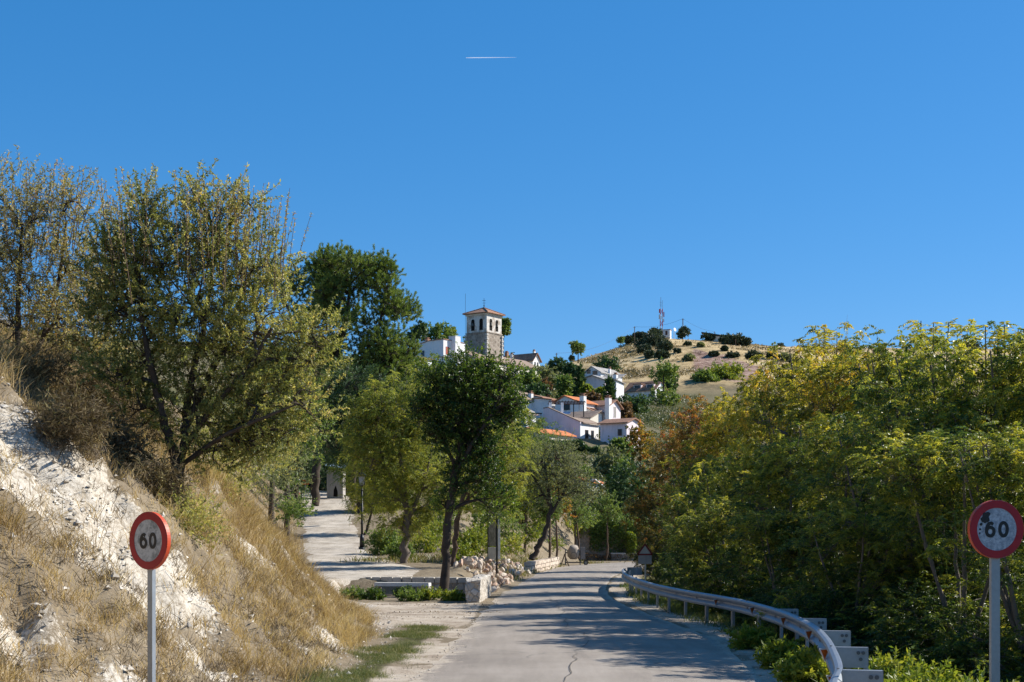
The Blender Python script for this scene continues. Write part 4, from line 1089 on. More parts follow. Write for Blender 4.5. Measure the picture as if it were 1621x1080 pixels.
def gravel():
    r = np.random.default_rng(123)
    n = 26000; X = -6 + 12*r.random(n); Y = 14 + 40*r.random(n)**1.3
    L = xl(Y); R = xr(Y); f = foot(Y); e = np.minimum(np.abs(X-L), np.abs(X-R-.2))
    p = np.where((X < L) & (X > f-.5) & (Y > 31) & (Y < 46), .35*sstep(fbm(X*.5, Y*.9, .8, 3, 12), -.1, .4), 0) + .6*np.exp(-(e/.22)**2)*sstep(fbm(X, Y, .9, 2, 14), -.5, .2) + np.where((X < f+.5) & (X > f-1.4) & (Y < 36), .45, 0)
    k = r.random(n) < p; X, Y = X[k], Y[k]; n = len(X)
    Z = H(X, Y); on = (X > L[k]) & (X < R[k]); Z = np.where(on, .03, Z)
    s = .006 + .02*r.random(n)**3
    O = np.array([[1,0,0],[0,1,0],[-1,0,0],[0,-1,0],[0,0,.8],[0,0,-.6]])
    V = np.stack([X, Y, Z+.3*s], -1)[:, None] + O[None]*s[:, None, None]*(.6+.8*r.random((n, 6, 1)))
    T = np.array([[0,1,4],[1,2,4],[2,3,4],[3,0,4],[1,0,5],[2,1,5],[3,2,5],[0,3,5]])
    tri = (np.arange(n)[:, None, None]*6 + T[None]).reshape(-1, 3)
    o = link('gravel', np_mesh('gravel', V.reshape(-1, 3), None, tri, tint=np.repeat(np.clip(.5+.25*r.normal(size=n), 0, 1), 8)), leaf_mat('gravel_stone', [(.16,.135,.10), (.32,.27,.21), (.48,.42,.35), (.58,.53,.45)], .0, .9, .1))
    o['label'] = 'loose pale gravel and crumbs along the road edges and the dirt pull-out'; tag(o, kind='stuff')
    # fallen leaves blown into lines on the pull-out
    n = 5200; X = -5.5+6*r.random(n); Y = 34.5+10*r.random(n)
    q = np.exp(-((Y-(39.5+.35*X*.3+.3*vnoise(X, X*0, 1.2, 3)))/.35)**2) + np.exp(-((Y-(36.8+.3*vnoise(X, X*0, 1.0, 4)))/.25)**2)*.7 + .6*np.exp(-((Y-43.6)/.5)**2)
    k = (r.random(n) < q) & (X < xl(Y)+.6) & (X > foot(Y)); X, Y = X[k], Y[k]; n = len(X)
    D = rdir(n, r); D[:, 2] = .25*np.abs(D[:, 2]); LV = Leaves(); LV.rhombs(np.stack([X, Y, np.maximum(H(X, Y), np.where(X > xl(Y), .02, -9))+.008], -1), unit(D), .06, .035, r, np.clip(.4+.25*r.normal(size=n), 0, 1), 3)
    o = link('leaf_litter', LV.mesh('leaf_litter'), leaf_mat('fallen_leaf', [(.06,.04,.025), (.12,.08,.045), (.20,.14,.075), (.30,.22,.10)], .1)); o['label'] = 'fallen brown leaves blown into lines on the dirt pull-out'; tag(o, kind='stuff')
gravel()

# broad leaved herbs right of the rail
def herbs():
    r = np.random.default_rng(88)
    lab = ('leafy herb clump at the lower right edge, right of the speed sign post', 'leafy herb clump just left of the speed sign post', 'leafy herb clump behind the nearest guard rail bracket', 'leafy herb clump between guard rail bracket and sign post',
           'yellow green herb clump under the bend of the guard rail', 'yellow green herb clump before the second reflector', 'small herb clump under the third reflector of the rail', 'tall leafy herb clump behind the sign post foot', 'leafy herb clump behind the second guard rail bracket', 'broad leafy herb clump cut by the lower right corner', 'low leafy herb clump left of the sign post foot at the bottom edge')
    for i, (px, py, Y, rp) in enumerate(((1600,1040,18,50),(1540,1045,18.5,46),(1420,1060,17.5,44),(1480,1035,20,50),(1275,1050,20.5,28),(1240,1045,23,24),(1190,1010,27,20),(1560,1030,20.5,50),(1400,1035,20.5,42),(1620,1060,16.6,46),(1500,1070,16.8,40))):
        c = at(px, py, Y); g = gz(c[0], Y); k = rp*Y/F; c[2] = g+k*.4
        bush('herb_clump', lab[i], 'herbs', 'herb clumps beside the guard rail', (c[0], Y, g), 700+i, [(c, (k*1.3, k, k*.8))], 'simple', 170, .22, (.09,.036), L_LIME, nleaf=18, up=.7, shell=.6)
herbs()

# ------------------------------------------------------------------ speed limit signs
M_RED = plain('sign_red', (.33,.005,.014), .45, .4)
M_FACE = (lambda: (lambda t: (t.bsdf(t.mix(t.ramp(t.noise(9, 6, .75, t.obj()), [(.46, (0,0,0)), (.60, (1,1,1))]), (.50,.49,.46), (.20,.21,.20)), .5, .4), t.m)[1])(NT('sign_face_weathered')))()
M_FACE2 = (lambda: (lambda t: (t.bsdf(t.mix(t.ramp(t.noise(26, 8, .8, t.obj()), [(.42, (0,0,0)), (.58, (1,1,1))]), (.44,.48,.54), (.20,.23,.28)), .5, .4), t.m)[1])(NT('sign_face_peeling')))()
M_BLK = plain('sign_black', (.012,.012,.013), .5, .4)
M_GALV = speckle('galvanised_steel', (.30,.325,.35), .18, 3, .48, .08, .01, .5, .5)
M_RIM = plain('sign_rim', (.55,.07,.02), .5, .4)

def ring(mb, fr, r0, r1, y0, y1, n=64, sq=1.0):
    """annulus / disc extruded along local y; fr maps (x,y,z)->world"""
    V, Fc = [], []
    for k in range(n):
        a = 2*math.pi*k/n
        for rr, yy in ((r0, y0), (r1, y0), (r1, y1), (r0, y1)):
            V.append(fr(rr*math.cos(a), yy, rr*math.sin(a)))
    for k in range(n):
        i, j = 4*k, 4*((k+1) % n)
        for q in range(4): Fc.append((i+q, i+(q+1) % 4, j+(q+1) % 4, j+q))
    mb.add(V, Fc)

def stroke(mb, fr, pts, w, y0, y1, closed=False):
    n = len(pts); L = []; R = []
    for i, p in enumerate(pts):
        a = pts[(i-1) % n] if closed or i else p; b = pts[(i+1) % n] if closed or i < n-1 else p
        d = np.array(b)-np.array(a); d = d/np.linalg.norm(d); nrm = np.array([-d[1], d[0]])
        L.append(np.array(p)+nrm*w/2); R.append(np.array(p)-nrm*w/2)
    V = []
    for l, r in zip(L, R):
        V += [fr(l[0], y0, l[1]), fr(r[0], y0, r[1]), fr(r[0], y1, r[1]), fr(l[0], y1, l[1])]
    Fc = []
    m = n if closed else n-1
    for k in range(m):
        i, j = 4*k, 4*((k+1) % n)
        for q in range(4): Fc.append((i+q, i+(q+1) % 4, j+(q+1) % 4, j+q))
    if not closed: Fc += [(0,1,2,3), (4*(n-1)+3, 4*(n-1)+2, 4*(n-1)+1, 4*(n-1))]
    mb.add(V, Fc)

def speed_sign(px, py, Y, R, yaw, facemat, label, post_w, tilt=0.0, peel=False):
    c = at(px, py, Y); g = gz(c[0], c[1])
    root = empty('speed_sign', (c[0], c[1], g), label, 'traffic sign', 'sixty speed limit signs')
    cy, sy = math.cos(yaw), math.sin(yaw)
    ex = np.array([cy*math.cos(tilt), sy*math.cos(tilt), math.sin(tilt)]); ey = np.array([-sy, cy, 0]); ez = np.cross(ex, ey)
    fr = lambda x, y, z: c + ex*x + ey*y + ez*z
    # plate with a folded rim, opening to the back (+y local)
    mb = MB(); n = 64
    V = [fr(0, 0, 0)] + [fr(R*.995*math.cos(2*math.pi*k/n), 0, R*.995*math.sin(2*math.pi*k/n)) for k in range(n)]
    mb.add(V, [(0, 1+(k+1) % n, 1+k) for k in range(n)])
    plate = mb.build('sign_plate', facemat, root)
    mb = MB(); ring(mb, fr, R*.985, R, .0, .045); mb.build('rim', M_RIM, plate)
    mb = MB(); ring(mb, fr, R*.73, R*.984, -.004, .003); mb.build('red_border', M_RED, plate)
    mb = MB(); a = np.linspace(0, 2*math.pi, 40, endpoint=False); k = R/.3
    zero = [(.073*k + .041*k*math.cos(t), .068*k*math.sin(t)*1.0 ) for t in a]
    stroke(mb, fr, zero, .034*k, -.0035, .002, True); mb.build('numeral', M_BLK, plate)
    mb = MB()
    six = [(-.073*k + .041*k*math.cos(t), -.024*k + .044*k*math.sin(t)) for t in a]
    stroke(mb, fr, six, .034*k, -.0035, .002, True)
    arc = [(-.114*k, -.024*k), (-.113*k, .01*k), (-.102*k, .04*k), (-.086*k, .058*k), (-.064*k, .064*k), (-.042*k, .051*k)]
    stroke(mb, fr, arc, .034*k, -.0045, .001); mb.build('numeral', M_BLK, plate)
    if peel:
        r_ = random.Random(3)
        for (x, z, s) in ((-.125*k, .135*k, .040*k), (-.10*k, .155*k, .025*k), (-.145*k, .095*k, .032*k), (-.11*k, .10*k, .028*k), (-.175*k, .05*k, .016*k), (-.185*k, .0, .012*k), (-.19*k, -.04*k, .009*k)):
            pl = [fr(x + s*(.7+.5*r_.random())*math.cos(t), -.0052-.0006*r_.random(), z + s*(.7+.5*r_.random())*math.sin(t)) for t in np.linspace(0, 6.28, 11, endpoint=False)]
            MB().prism(pl, ey*.006).build('peeled_patch', M_BLK, plate)
    # post: rectangular tube behind the plate
    mb = MB(); off = ey*.045
    top = c + off + np.array([0, 0, R*.55])
    h = top[2]-g+.4
    mb.box((top[0], top[1], top[2]-h/2), (post_w, .045, h), [(cy, sy, 0), (-sy, cy, 0), (0, 0, 1)])
    mb.build('post', M_GALV, root)
    bx = c + ey*.021
    for dz in (-.12, .12): MB().box(bx + np.array([0, 0, dz]), (.2, .008, .04), [(cy, sy, 0), (-sy, cy, 0), (0, 0, 1)]).build('clamp', M_GALV, root)
speed_sign(234.5, 856, 14.7, .30, -math.radians(36), M_FACE, 'tilted round 60 speed sign in front of the chalk bank', .075, .0)
speed_sign(1578, 838, 14.55, .30, math.radians(10), M_FACE2, 'round 60 speed sign with peeled black patch in front of the green thicket', .095, .0, True)

# ------------------------------------------------------------------ guard rail
M_BOLT = plain('bolt_steel', (.10,.11,.12), .5, .5, .5)
def guard_rail():
    n = 190
    P, S = resample(RAIL, n)
    T = np.gradient(P, axis=0); T = unit(T); N = np.stack([T[:, 1], -T[:, 0]], -1)      # to the right (away from road)
    gk = np.array([max(-.12, gz(x, y)) for x, y in P]); gk = np.convolve(np.pad(gk, 12, mode='edge'), np.ones(25)/25, 'valid')
    prof = [(.0,.76),(-.035,.755),(-.07,.735),(-.08,.705),(-.07,.675),(-.03,.645),(-.005,.625),(-.005,.595),(-.03,.575),(-.07,.545),(-.08,.515),(-.07,.485),(-.035,.465),(.0,.46)]
    inner = [(x+.012, z) for x, z in prof[::-1]]
    pr = prof + inner; m = len(pr)
    base = np.array([P[0, 0], P[0, 1], gk[0]])
    root = empty('guard_rail', base, 'long curved galvanised guard rail along the right road edge', 'guard rail')
    V = np.zeros((n, m, 3))
    for j, (u, z) in enumerate(pr):
        V[:, j, :2] = P + N*u; V[:, j, 2] = z + np.where(np.arange(n) > n-8, 0, 0)
    i = np.arange(n-1)[:, None]*m; k = np.arange(m)[None, :]; k2 = (k+1) % m
    Q = np.stack([i+k, i+k2, i+m+k2, i+m+k], -1).reshape(-1, 4)
    polys = [tuple(range(m))[::-1], tuple((n-1)*m + q for q in range(m))]
    link('rail_beam', np_mesh('rail_beam', V.reshape(-1, 3)-base, Q, smooth=False, polys=polys), M_GALV, root)
    L = S[-1]
    def fr(s):
        x = np.interp(s, S, P[:, 0]); y = np.interp(s, S, P[:, 1]); t = unit(np.array([np.interp(s, S, T[:, 0]), np.interp(s, S, T[:, 1])]))
        return np.array([x, y]), t, np.array([t[1], -t[0]])
    s = 1.3; cnt = 0
    while s < L-.3:
        p, t, nn = fr(s); A = [(t[0], t[1], 0), (nn[0], nn[1], 0), (0, 0, 1)]
        near = s < 17
        gl = .42 if near else .16
        if near:
            mb = MB()        # spacer: channel box standing off behind the beam
            c = p + nn*(.01+gl/2); 
            mb.box((c[0], c[1], .62), (.008, gl-.01, .24), A); mb.box((c[0]+t[0]*.04, c[1]+t[1]*.04, .744), (.088, gl-.01, .008), A); mb.box((c[0]+t[0]*.04, c[1]+t[1]*.04, .496), (.088, gl-.01, .008), A)
            e = p + nn*(gl+.002); mb.box((e[0]+t[0]*.04, e[1]+t[1]*.04, .62), (.088, .008, .256), A)
            sp = mb.build('spacer', M_GALV, root)
            for (w, z) in ((.30,.68),(.36,.68),(.33,.60)):
                q = p + nn*w - t*.006
                MB().tube([(q[0]-t[0]*.016, q[1]-t[1]*.016, z), (q[0], q[1], z)], .024, 8).build('bolt', M_BOLT, sp)
        q = p + nn*(gl+.05 if not near else gl-.05); g = gz(q[0], q[1])
        mb = MB(); zt = .70 if not near else .485
        mb.box((q[0], q[1], (zt+g-.4)/2), (.12, .006, zt-g+.4), A)
        for sg in (-1, 1):
            w = q + t*.057*sg + nn*.03; mb.box((w[0], w[1], (zt+g-.4)/2), (.006, .055, zt-g+.4), A)
        mb.build('post', M_GALV, root)
        # second leg close to the beam (seen under it)
        if near:
            w = p + nn*.10; g2 = gz(w[0], w[1]); mb = MB(); mb.box((w[0], w[1], (.48+g2-.3)/2), (.10, .05, .48-g2+.3), A); mb.build('post', M_GALV, root)
        # splice bolt
        mb = MB()
        for z in (.61,): 
            w = p - nn*.012; mb.tube([(w[0], w[1], z), (w[0]-nn[0]*.02, w[1]-nn[1]*.02, z)], .02, 8)
        mb.build('bolt', M_GALV, root)
        w = p - nn*.03; MB().tube([(w[0], w[1], .757), (w[0], w[1], .772)], .018, 8).build('bolt', M_GALV, root)
        s += 3.1 if s < 17 else 2.4; cnt += 1
    MO = plain('reflector_orange', (.62,.14,.015), .4, .5); MW = plain('reflector_white', (.7,.7,.68), .4, .5)
    s = 4.6
    while s < 26:
        p, t, nn = fr(s); c = np.array([p[0]-nn[0]*.088, p[1]-nn[1]*.088, .61])
        a = math.radians(50); ax = np.array([t[0]*math.cos(a)+nn[0]*math.sin(a)*1, t[1]*math.cos(a)+nn[1]*math.sin(a), 0]); ax = -unit(ax)
        nr = np.array([ax[1], -ax[0], 0]); 
        if nr[1] > 0: nr = -nr
        tri = lambda k, o: [c+nr*o+ax*(-.07*k)+np.array([0,0,.05*k]), c+nr*o+ax*(.07*k)+np.array([0,0,.05*k]), c+nr*o+np.array([0,0,-.085*k])]
        rf = MB().prism(tri(1.3, 0), -nr*.006).build('reflector', MW, root)
        MB().prism(tri(.92, .003), -nr*.002).build('orange_triangle', MO, rf)
        s += 3.6
    # turned-down end plate at the far end
    p, t, nn = fr(L); mb = MB()
    arc = []
    for k in range(9):
        a = math.pi*.75*k/8; arc.append(p + t*.35*math.sin(a) + nn*.35*(1-math.cos(a)))
    for k in range(8):
        q0, q1 = arc[k], arc[k+1]
        mb.hexa([(q0[0],q0[1],.44),(q1[0],q1[1],.44),(q1[0]+.012,q1[1],.44),(q0[0]+.012,q0[1],.44),(q0[0],q0[1],.78),(q1[0],q1[1],.78),(q1[0]+.012,q1[1],.78),(q0[0]+.012,q0[1],.78)])
    mb.build('end_plate', M_GALV, root)
guard_rail()

# ------------------------------------------------------------------ low stone wall, bench, end pier
def stone_mat(name, a, b, c, scale=4.0, mort=(.30,.26,.21)):
    t = NT(name); p = t.obj()
    v = t.n('ShaderNodeTexVoronoi', feature='DISTANCE_TO_EDGE'); v.inputs['Scale'].default_value = scale; t.l(p, v.inputs['Vector'])
    v2 = t.n('ShaderNodeTexVoronoi'); v2.inputs['Scale'].default_value = scale; t.l(p, v2.inputs['Vector'])
    sp = t.n('ShaderNodeSeparateColor'); t.l(v2.outputs['Color'], sp.inputs[0])
    st = t.ramp(sp.outputs[0], [(0, a), (.5, b), (1, c)])
    n = t.noise(20, 5, .7, p); st = t.mix(t.ramp(n, [(.35, (.5,.5,.5)), (.65, (0,0,0))]), st, sc3(b, .55))
    jm = t.ramp(v.outputs['Distance'], [(.02, (1,1,1)), (.07, (0,0,0))])
    col = t.mix(jm, st, mort)
    h = t.math('ADD', t.math('MULTIPLY', t.ramp(v.outputs['Distance'], [(0, (0,0,0)), (.12, (1,1,1))]), .7), t.math('MULTIPLY', n, .3))
    t.bsdf(col, .92, .15, 0, t.bump(h, .8, .04))
    return t.m
M_STONE = stone_mat('limestone_masonry', (.30,.26,.21), (.42,.37,.31), (.54,.49,.42), 3.4)
M_STONEP = stone_mat('pinkish_masonry', (.36,.27,.21), (.47,.37,.30), (.56,.47,.39), 3.2)
M_LIME = speckle('limestone_block', (.50,.46,.40), .3, 2.5, .9, .6, .03)

def rough_block(mb, c, size, ax, seed, amp=.02, div=4):
    r = random.Random(seed)
    # chamfered, jittered block
    c = np.array(c, float); A = np.array(ax, float); h = np.array(size)/2; ch = min(size)*.12
    P = []
    for z in (-1, 1):
        for (x, y) in ((-1,-1),(1,-1),(1,1),(-1,1)):
            P.append(c + A[0]*(x*(h[0]-ch*r.random())+amp*r.uniform(-1,1)) + A[1]*(y*(h[1]-ch*.6*r.random())+amp*r.uniform(-1,1)) + A[2]*(z*(h[2]-ch*.4*r.random())+amp*.5*r.uniform(-1,1)))
    mb.hexa(P)

def low_wall():
    A = at(556, 938, 52.2); B = at(742, 938, 51.0)
    A[2] = -.1; B[2] = -.1
    ax = unit((B-A)*np.array([1,1,0])); sd = np.array([-ax[1], ax[0], 0]); L = np.linalg.norm(B-A)
    root = empty('stone_wall', A, 'low stone wall with rough capstones behind the planted bed, ending in a white pier', 'wall')
    mb = MB(); c = (A+B)/2; mb.box((c[0], c[1], .16), (L, .36, .56), [ax, sd, (0,0,1)]); mb.build('wall_body', M_STONE, root)
    mb = MB(); s = 0; k = 0; r = random.Random(8)
    while s < L-.05:
        w = min(.34+.16*r.random(), L-s); q = A + ax*(s+w/2)
        rough_block(mb, (q[0], q[1], .54), (w-.02, .44, .19), [ax, sd, (0,0,1)], k, .012); s += w; k += 1
    mb.build('capstones', M_LIME, root)
    # pier: short return wall running toward the road
    p0 = at(742, 955, 45.2); p0 = np.array([-1.24, 45.3, 0]); p1 = np.array([-.98, 51.2, 0])
    d = unit(p1-p0); s2 = np.array([-d[1], d[0], 0]); LL = np.linalg.norm(p1-p0); c = (p0+p1)/2
    import bmesh
    bm = bmesh.new(); bmesh.ops.create_cube(bm, size=1)
    bmesh.ops.subdivide_edges(bm, edges=bm.edges[:], cuts=22, use_grid_fill=True)
    me = bpy.data.meshes.new('pier')
    for v in bm.verts:
        x, y, z = v.co
        k = (max(abs(x), abs(y))*2)**6*.03
        q = np.array([c[0], c[1], .33]) + d*x*LL + s2*y*.46 + np.array([0,0,1])*z*.86
        nn = .03*vnoise(q[0]*1.0+q[2]*.7, q[1]+q[2]*.5, .3, 4) + .025*vnoise(q[0]+q[2], q[1]-q[2], .16, 6)
        rd = np.array([d*x*2 + s2*y*2 + np.array([0,0,z*2])])[0]
        q = q + rd*nn; 
        if z > .45: q[2] -= .05*(max(abs(x), abs(y))*2)**4
        v.co = q - A
    bm.to_mesh(me); bm.free()
    link('pier', me, stone_mat('pier_stone', (.44,.39,.32), (.56,.51,.44), (.66,.61,.54), 5.5, (.36,.31,.25)), root)
    # bench
    a = at(595, 932, 50.6); b = at(681, 932, 50.2)
    ax2 = unit((b-a)*np.array([1,1,0])); sd2 = np.array([-ax2[1], ax2[0], 0]); Lb = np.linalg.norm(b-a); m = (a+b)/2
    g = gz(m[0], m[1])
    bn = empty('stone_bench', (m[0], m[1], g), 'white stone slab bench against the low stone wall', 'bench')
    mb = MB(); rough_block(mb, (m[0], m[1], g+.42), (Lb, .42, .13), [ax2, sd2, (0,0,1)], 3, .006); mb.build('seat', speckle('white_slab', (.68,.65,.60), .2, 3, .8, .2, .01), bn)
    for u in (-.46, .46):
        q = m + ax2*Lb*u; mb = MB(); mb.box((q[0], q[1], g+.17), (.14, .34, .37), [ax2, sd2, (0,0,1)]); mb.build('leg', M_STONE, bn)
low_wall()

# ------------------------------------------------------------------ rubble heap: every stone is a stone
def rubble():
    r = random.Random(12); meshes = []
    import bmesh
    mats = [speckle('rubble_stone_%s' % n, c, .35, 5, .95, .7, .03) for n, c in (('pink', (.50,.35,.26)), ('tan', (.52,.42,.32)), ('pale', (.60,.52,.43)))]
    for k in range(9):
        bm = bmesh.new(); bmesh.ops.create_icosphere(bm, subdivisions=1, radius=1)
        for v in bm.verts: v.co = v.co*(.7+.5*r.random()); v.co.x *= 1.25; v.co.z *= .75
        me = bpy.data.meshes.new('rubble_stone'); bm.to_mesh(me); bm.free(); me.materials.append(mats[k % 3]); meshes.append(me)
    n = 0
    while n < 285:
        Y = 53.5 + 26*r.random()**1.15; w = 1.9 if Y < 70 else 1.5
        u = r.random(); x = float(xl(Y)) - .25 - w*u
        h = .42*math.sin(math.pi*min(1, u*1.05))*r.random()
        if Y < 55.5 and u > .6: continue
        s = .075+.095*r.random()
        o = bpy.data.objects.new('rubble_stone', meshes[n % 9]); COL.objects.link(o)
        o.location = (x, Y, gz(x, Y)+h+s*.35); o.scale = (s, s*(.8+.4*r.random()), s); o.rotation_euler = (r.random()*6, r.random()*6, r.random()*6)
        tag(o, 'broken pinkish stone in the rubble heap between the white pier and the notice board', 'stone', 'stones of the rubble heap'); n += 1
rubble()

def roadside_wall():
    A = at(822, 893, 79); B = at(880, 888, 97.5); A[2] = -.1; B[2] = -.1
    A[0] = xl(79)-.55; B[0] = xl(97.5)-.6
    ax = unit((B-A)*np.array([1,1,0])); sd = np.array([-ax[1], ax[0], 0]); L = np.linalg.norm(B-A)
    root = empty('stone_wall', A, 'low pale stone wall at the foot of the slope, between rubble heap and cement mixer', 'wall')
    mb = MB(); s = 0; k = 0; r = random.Random(18)
    for row in range(3):
        s = -.2*(row % 2)
        while s < L:
            w = .4+.35*r.random(); q = A + ax*(s+w/2); rough_block(mb, (q[0], q[1], .06+.24*row), (w-.03, .4, .22), [ax, sd, (0,0,1)], k+100*row, .02); s += w; k += 1
    mb.build('stone_courses', speckle('pale_pink_stone', (.52,.43,.34), .3, 3, .95, .6, .03), root)
    # retaining wall beyond the bend
    A = at(968, 889, 119.2); B = at(1080, 889, 118.6); A[2] = -.15; B[2] = -.15
    ax = unit((B-A)*np.array([1,1,0])); sd = np.array([-ax[1], ax[0], 0]); L = np.linalg.norm(B-A); c = (A+B)/2
    root = empty('retaining_wall', A, 'low pale masonry retaining wall facing the road bend', 'wall')
    mb = MB(); mb.box((c[0], c[1], .2), (L, .4, .75), [ax, sd, (0,0,1)]); mb.build('wall_body', M_STONEP, root)
    mb = MB(); mb.box((c[0], c[1], .615), (L+.1, .5, .09), [ax, sd, (0,0,1)]); mb.build('coping', M_LIME, root)
    # taller rubble wall above, under the ivy
    A = at(868, 868, 120.4); B = at(1060, 868, 120.9); A[2] = 0; B[2] = 0
    ax = unit((B-A)*np.array([1,1,0])); sd = np.array([-ax[1], ax[0], 0]); L = np.linalg.norm(B-A)
    root = empty('retaining_wall', A, 'tall weathered stone retaining wall half covered by ivy at the bend', 'wall')
    hs = [2.7,3.3,3.5,3.0,3.2,2.9,2.6,2.4]
    P = [A + np.array([0,0,-.6]), B + np.array([0,0,-.6])] + [A + (B-A)*u + np.array([0,0,h]) for u, h in zip(np.linspace(1, 0, 8), hs[::-1])]
    mb = MB(); mb.prism([p - sd*.3 for p in P], sd*.6); mb.build('wall_body', M_STONEP, root)
    a2 = A + (B-A)*.34 - sd*.55; b2 = B - sd*.55
    slab_foliage('ivy', 'thick ivy tumbling over the stone retaining wall at the bend', 'ivy', (a2[0], a2[1], a2[2]+.9), (b2[0], b2[1], b2[2]+.3), [(0,2.2),(.2,3.3),(.5,3.2),(.8,2.8),(1,2.6)], 1.7, 611, L_MID, 9000, (.2,.13))
    slab_foliage('creeper', 'thin creeper hanging on the left end of the tall retaining wall', 'creeper', tuple(A - sd*.45 + np.array([0,0,1.6])), tuple(A + ax*4.2 - sd*.45 + np.array([0,0,2.2])), 1.5, .7, 613, L_ACA, 1500, (.17,.1))
    slab_foliage('bramble_bank', 'dry brambles and weeds on the soil strip under the retaining wall', 'brambles', tuple(A - sd*1.6 + np.array([0,0,.1])), tuple(A + ax*6.5 - sd*1.3 + np.array([0,0,.1])), .7, 1.8, 614, L_RUST, 1800, (.16,.06))
    c = at(1000, 850, 119.0); 
    slab_foliage('ivy_pillar', 'narrow ivy covered post right of the retaining wall', 'ivy', (c[0]-.35, c[1], .4), (c[0]+.4, c[1], .4), 2.5, .8, 612, L_LIME, 1500, (.16,.11))
roadside_wall()

# ------------------------------------------------------------------ street lamp
M_IRON = plain('black_iron', (.012,.013,.014), .45, .5, .3)
def lamp():
    b = onground(573, 70); x, y, z = b
    root = empty('street_lamp', b, 'black iron lamp post with a lantern beside the dirt path', 'street lamp')
    mb = MB(); mb.tube([(x,y,z-.2),(x,y,z+.12)], .17, 12); mb.tube([(x,y,z+.12),(x,y,z+.55),(x,y,z+.75)], [.12,.11,.065], 12); mb.build('base', M_IRON, root, True)
    mb = MB(); mb.tube([(x,y,z+.75),(x,y,z+1.2),(x,y,z+3.1)], [.06,.055,.045], 10); mb.tube([(x,y,z+1.25),(x,y,z+1.32)], .075, 10); mb.tube([(x,y,z+2.9),(x,y,z+2.96)], .07, 10); mb.build('pole', M_IRON, root, True)
    mb = MB()
    zb = z+3.1
    def sq(r, h): return [(x-r,y-r,h),(x+r,y-r,h),(x+r,y+r,h),(x-r,y+r,h)]
    mb.hexa(sq(.07,zb)+sq(.11,zb+.06))
    for sx in (-1,1):
        for sy in (-1,1):
            mb.tube([(x+sx*.105,y+sy*.105,zb+.06),(x+sx*.18,y+sy*.18,zb+.50)], .013, 5)
    mb.hexa(sq(.22,zb+.50)+sq(.20,zb+.54)); mb.hexa(sq(.20,zb+.542)+sq(.06,zb+.72)); mb.tube([(x,y,zb+.72),(x,y,zb+.80),(x,y,zb+.86)], [.045,.05,.01], 8)
    ln = mb.build('lantern', M_IRON, root)
    mb = MB(); mb.hexa(sq(.095,zb+.062)+sq(.165,zb+.498)); mb.build('glass', plain('lantern_glass', (.32,.34,.33), .15, .6), ln)
lamp()

# ------------------------------------------------------------------ notice board
def board():
    Y = 62.5; k = Y/F
    b0 = onground(773, Y); b1 = onground(786.5, Y-1.4)
    root = empty('notice_board', b1, 'tall narrow notice board on black posts behind the rubble heap', 'notice board')
    top = at(780, 808, Y)[2]; mid = at(780, 866, Y)[2]; low = at(780, 885, Y)[2]
    for b in (b0, b1):
        mb = MB(); mb.box((b[0], b[1], (top+b[2]-.3)/2), (.08, .08, top-b[2]+.3)); mb.build('post', M_IRON, root)
    d = unit((b1-b0)*np.array([1,1,0])); s = np.array([d[1], -d[0], 0]); L = np.linalg.norm((b1-b0)[:2]); c = (b0+b1)/2
    t = NT('faded_map'); p = t.obj(); n = t.noise(7, 6, .75, p)
    t.bsdf(t.ramp(n, [(.4, (.05,.055,.055)), (.52, (.14,.15,.145)), (.62, (.30,.30,.28))]), .5, .4)
    mb = MB(); mb.box((c[0], c[1], (top+mid)/2+.02), (L-.10, .03, top-mid-.06), [d, s, (0,0,1)]); mb.build('map_panel', t.m, root)
    mb = MB(); mb.box((c[0]+s[0]*.0, c[1], (mid+low)/2), (L-.10, .05, mid-low-.02), [d, s, (0,0,1)]); mb.build('lower_panel', plain('board_white', (.62,.60,.56), .6, .3), root)
    mb = MB(); q = b1 + np.array([.095, -.02, 0]); mb.box((q[0], q[1], (top+low)/2-.06), (.10, .06, top-low-.15)); mb.build('side_strip', plain('strip_white', (.70,.69,.66), .6, .3), root)
    mb = MB(); mb.box((c[0], c[1], top+.03), (L+.16, .12, .06), [d, s, (0,0,1)]); mb.build('cap', M_IRON, root)
board()

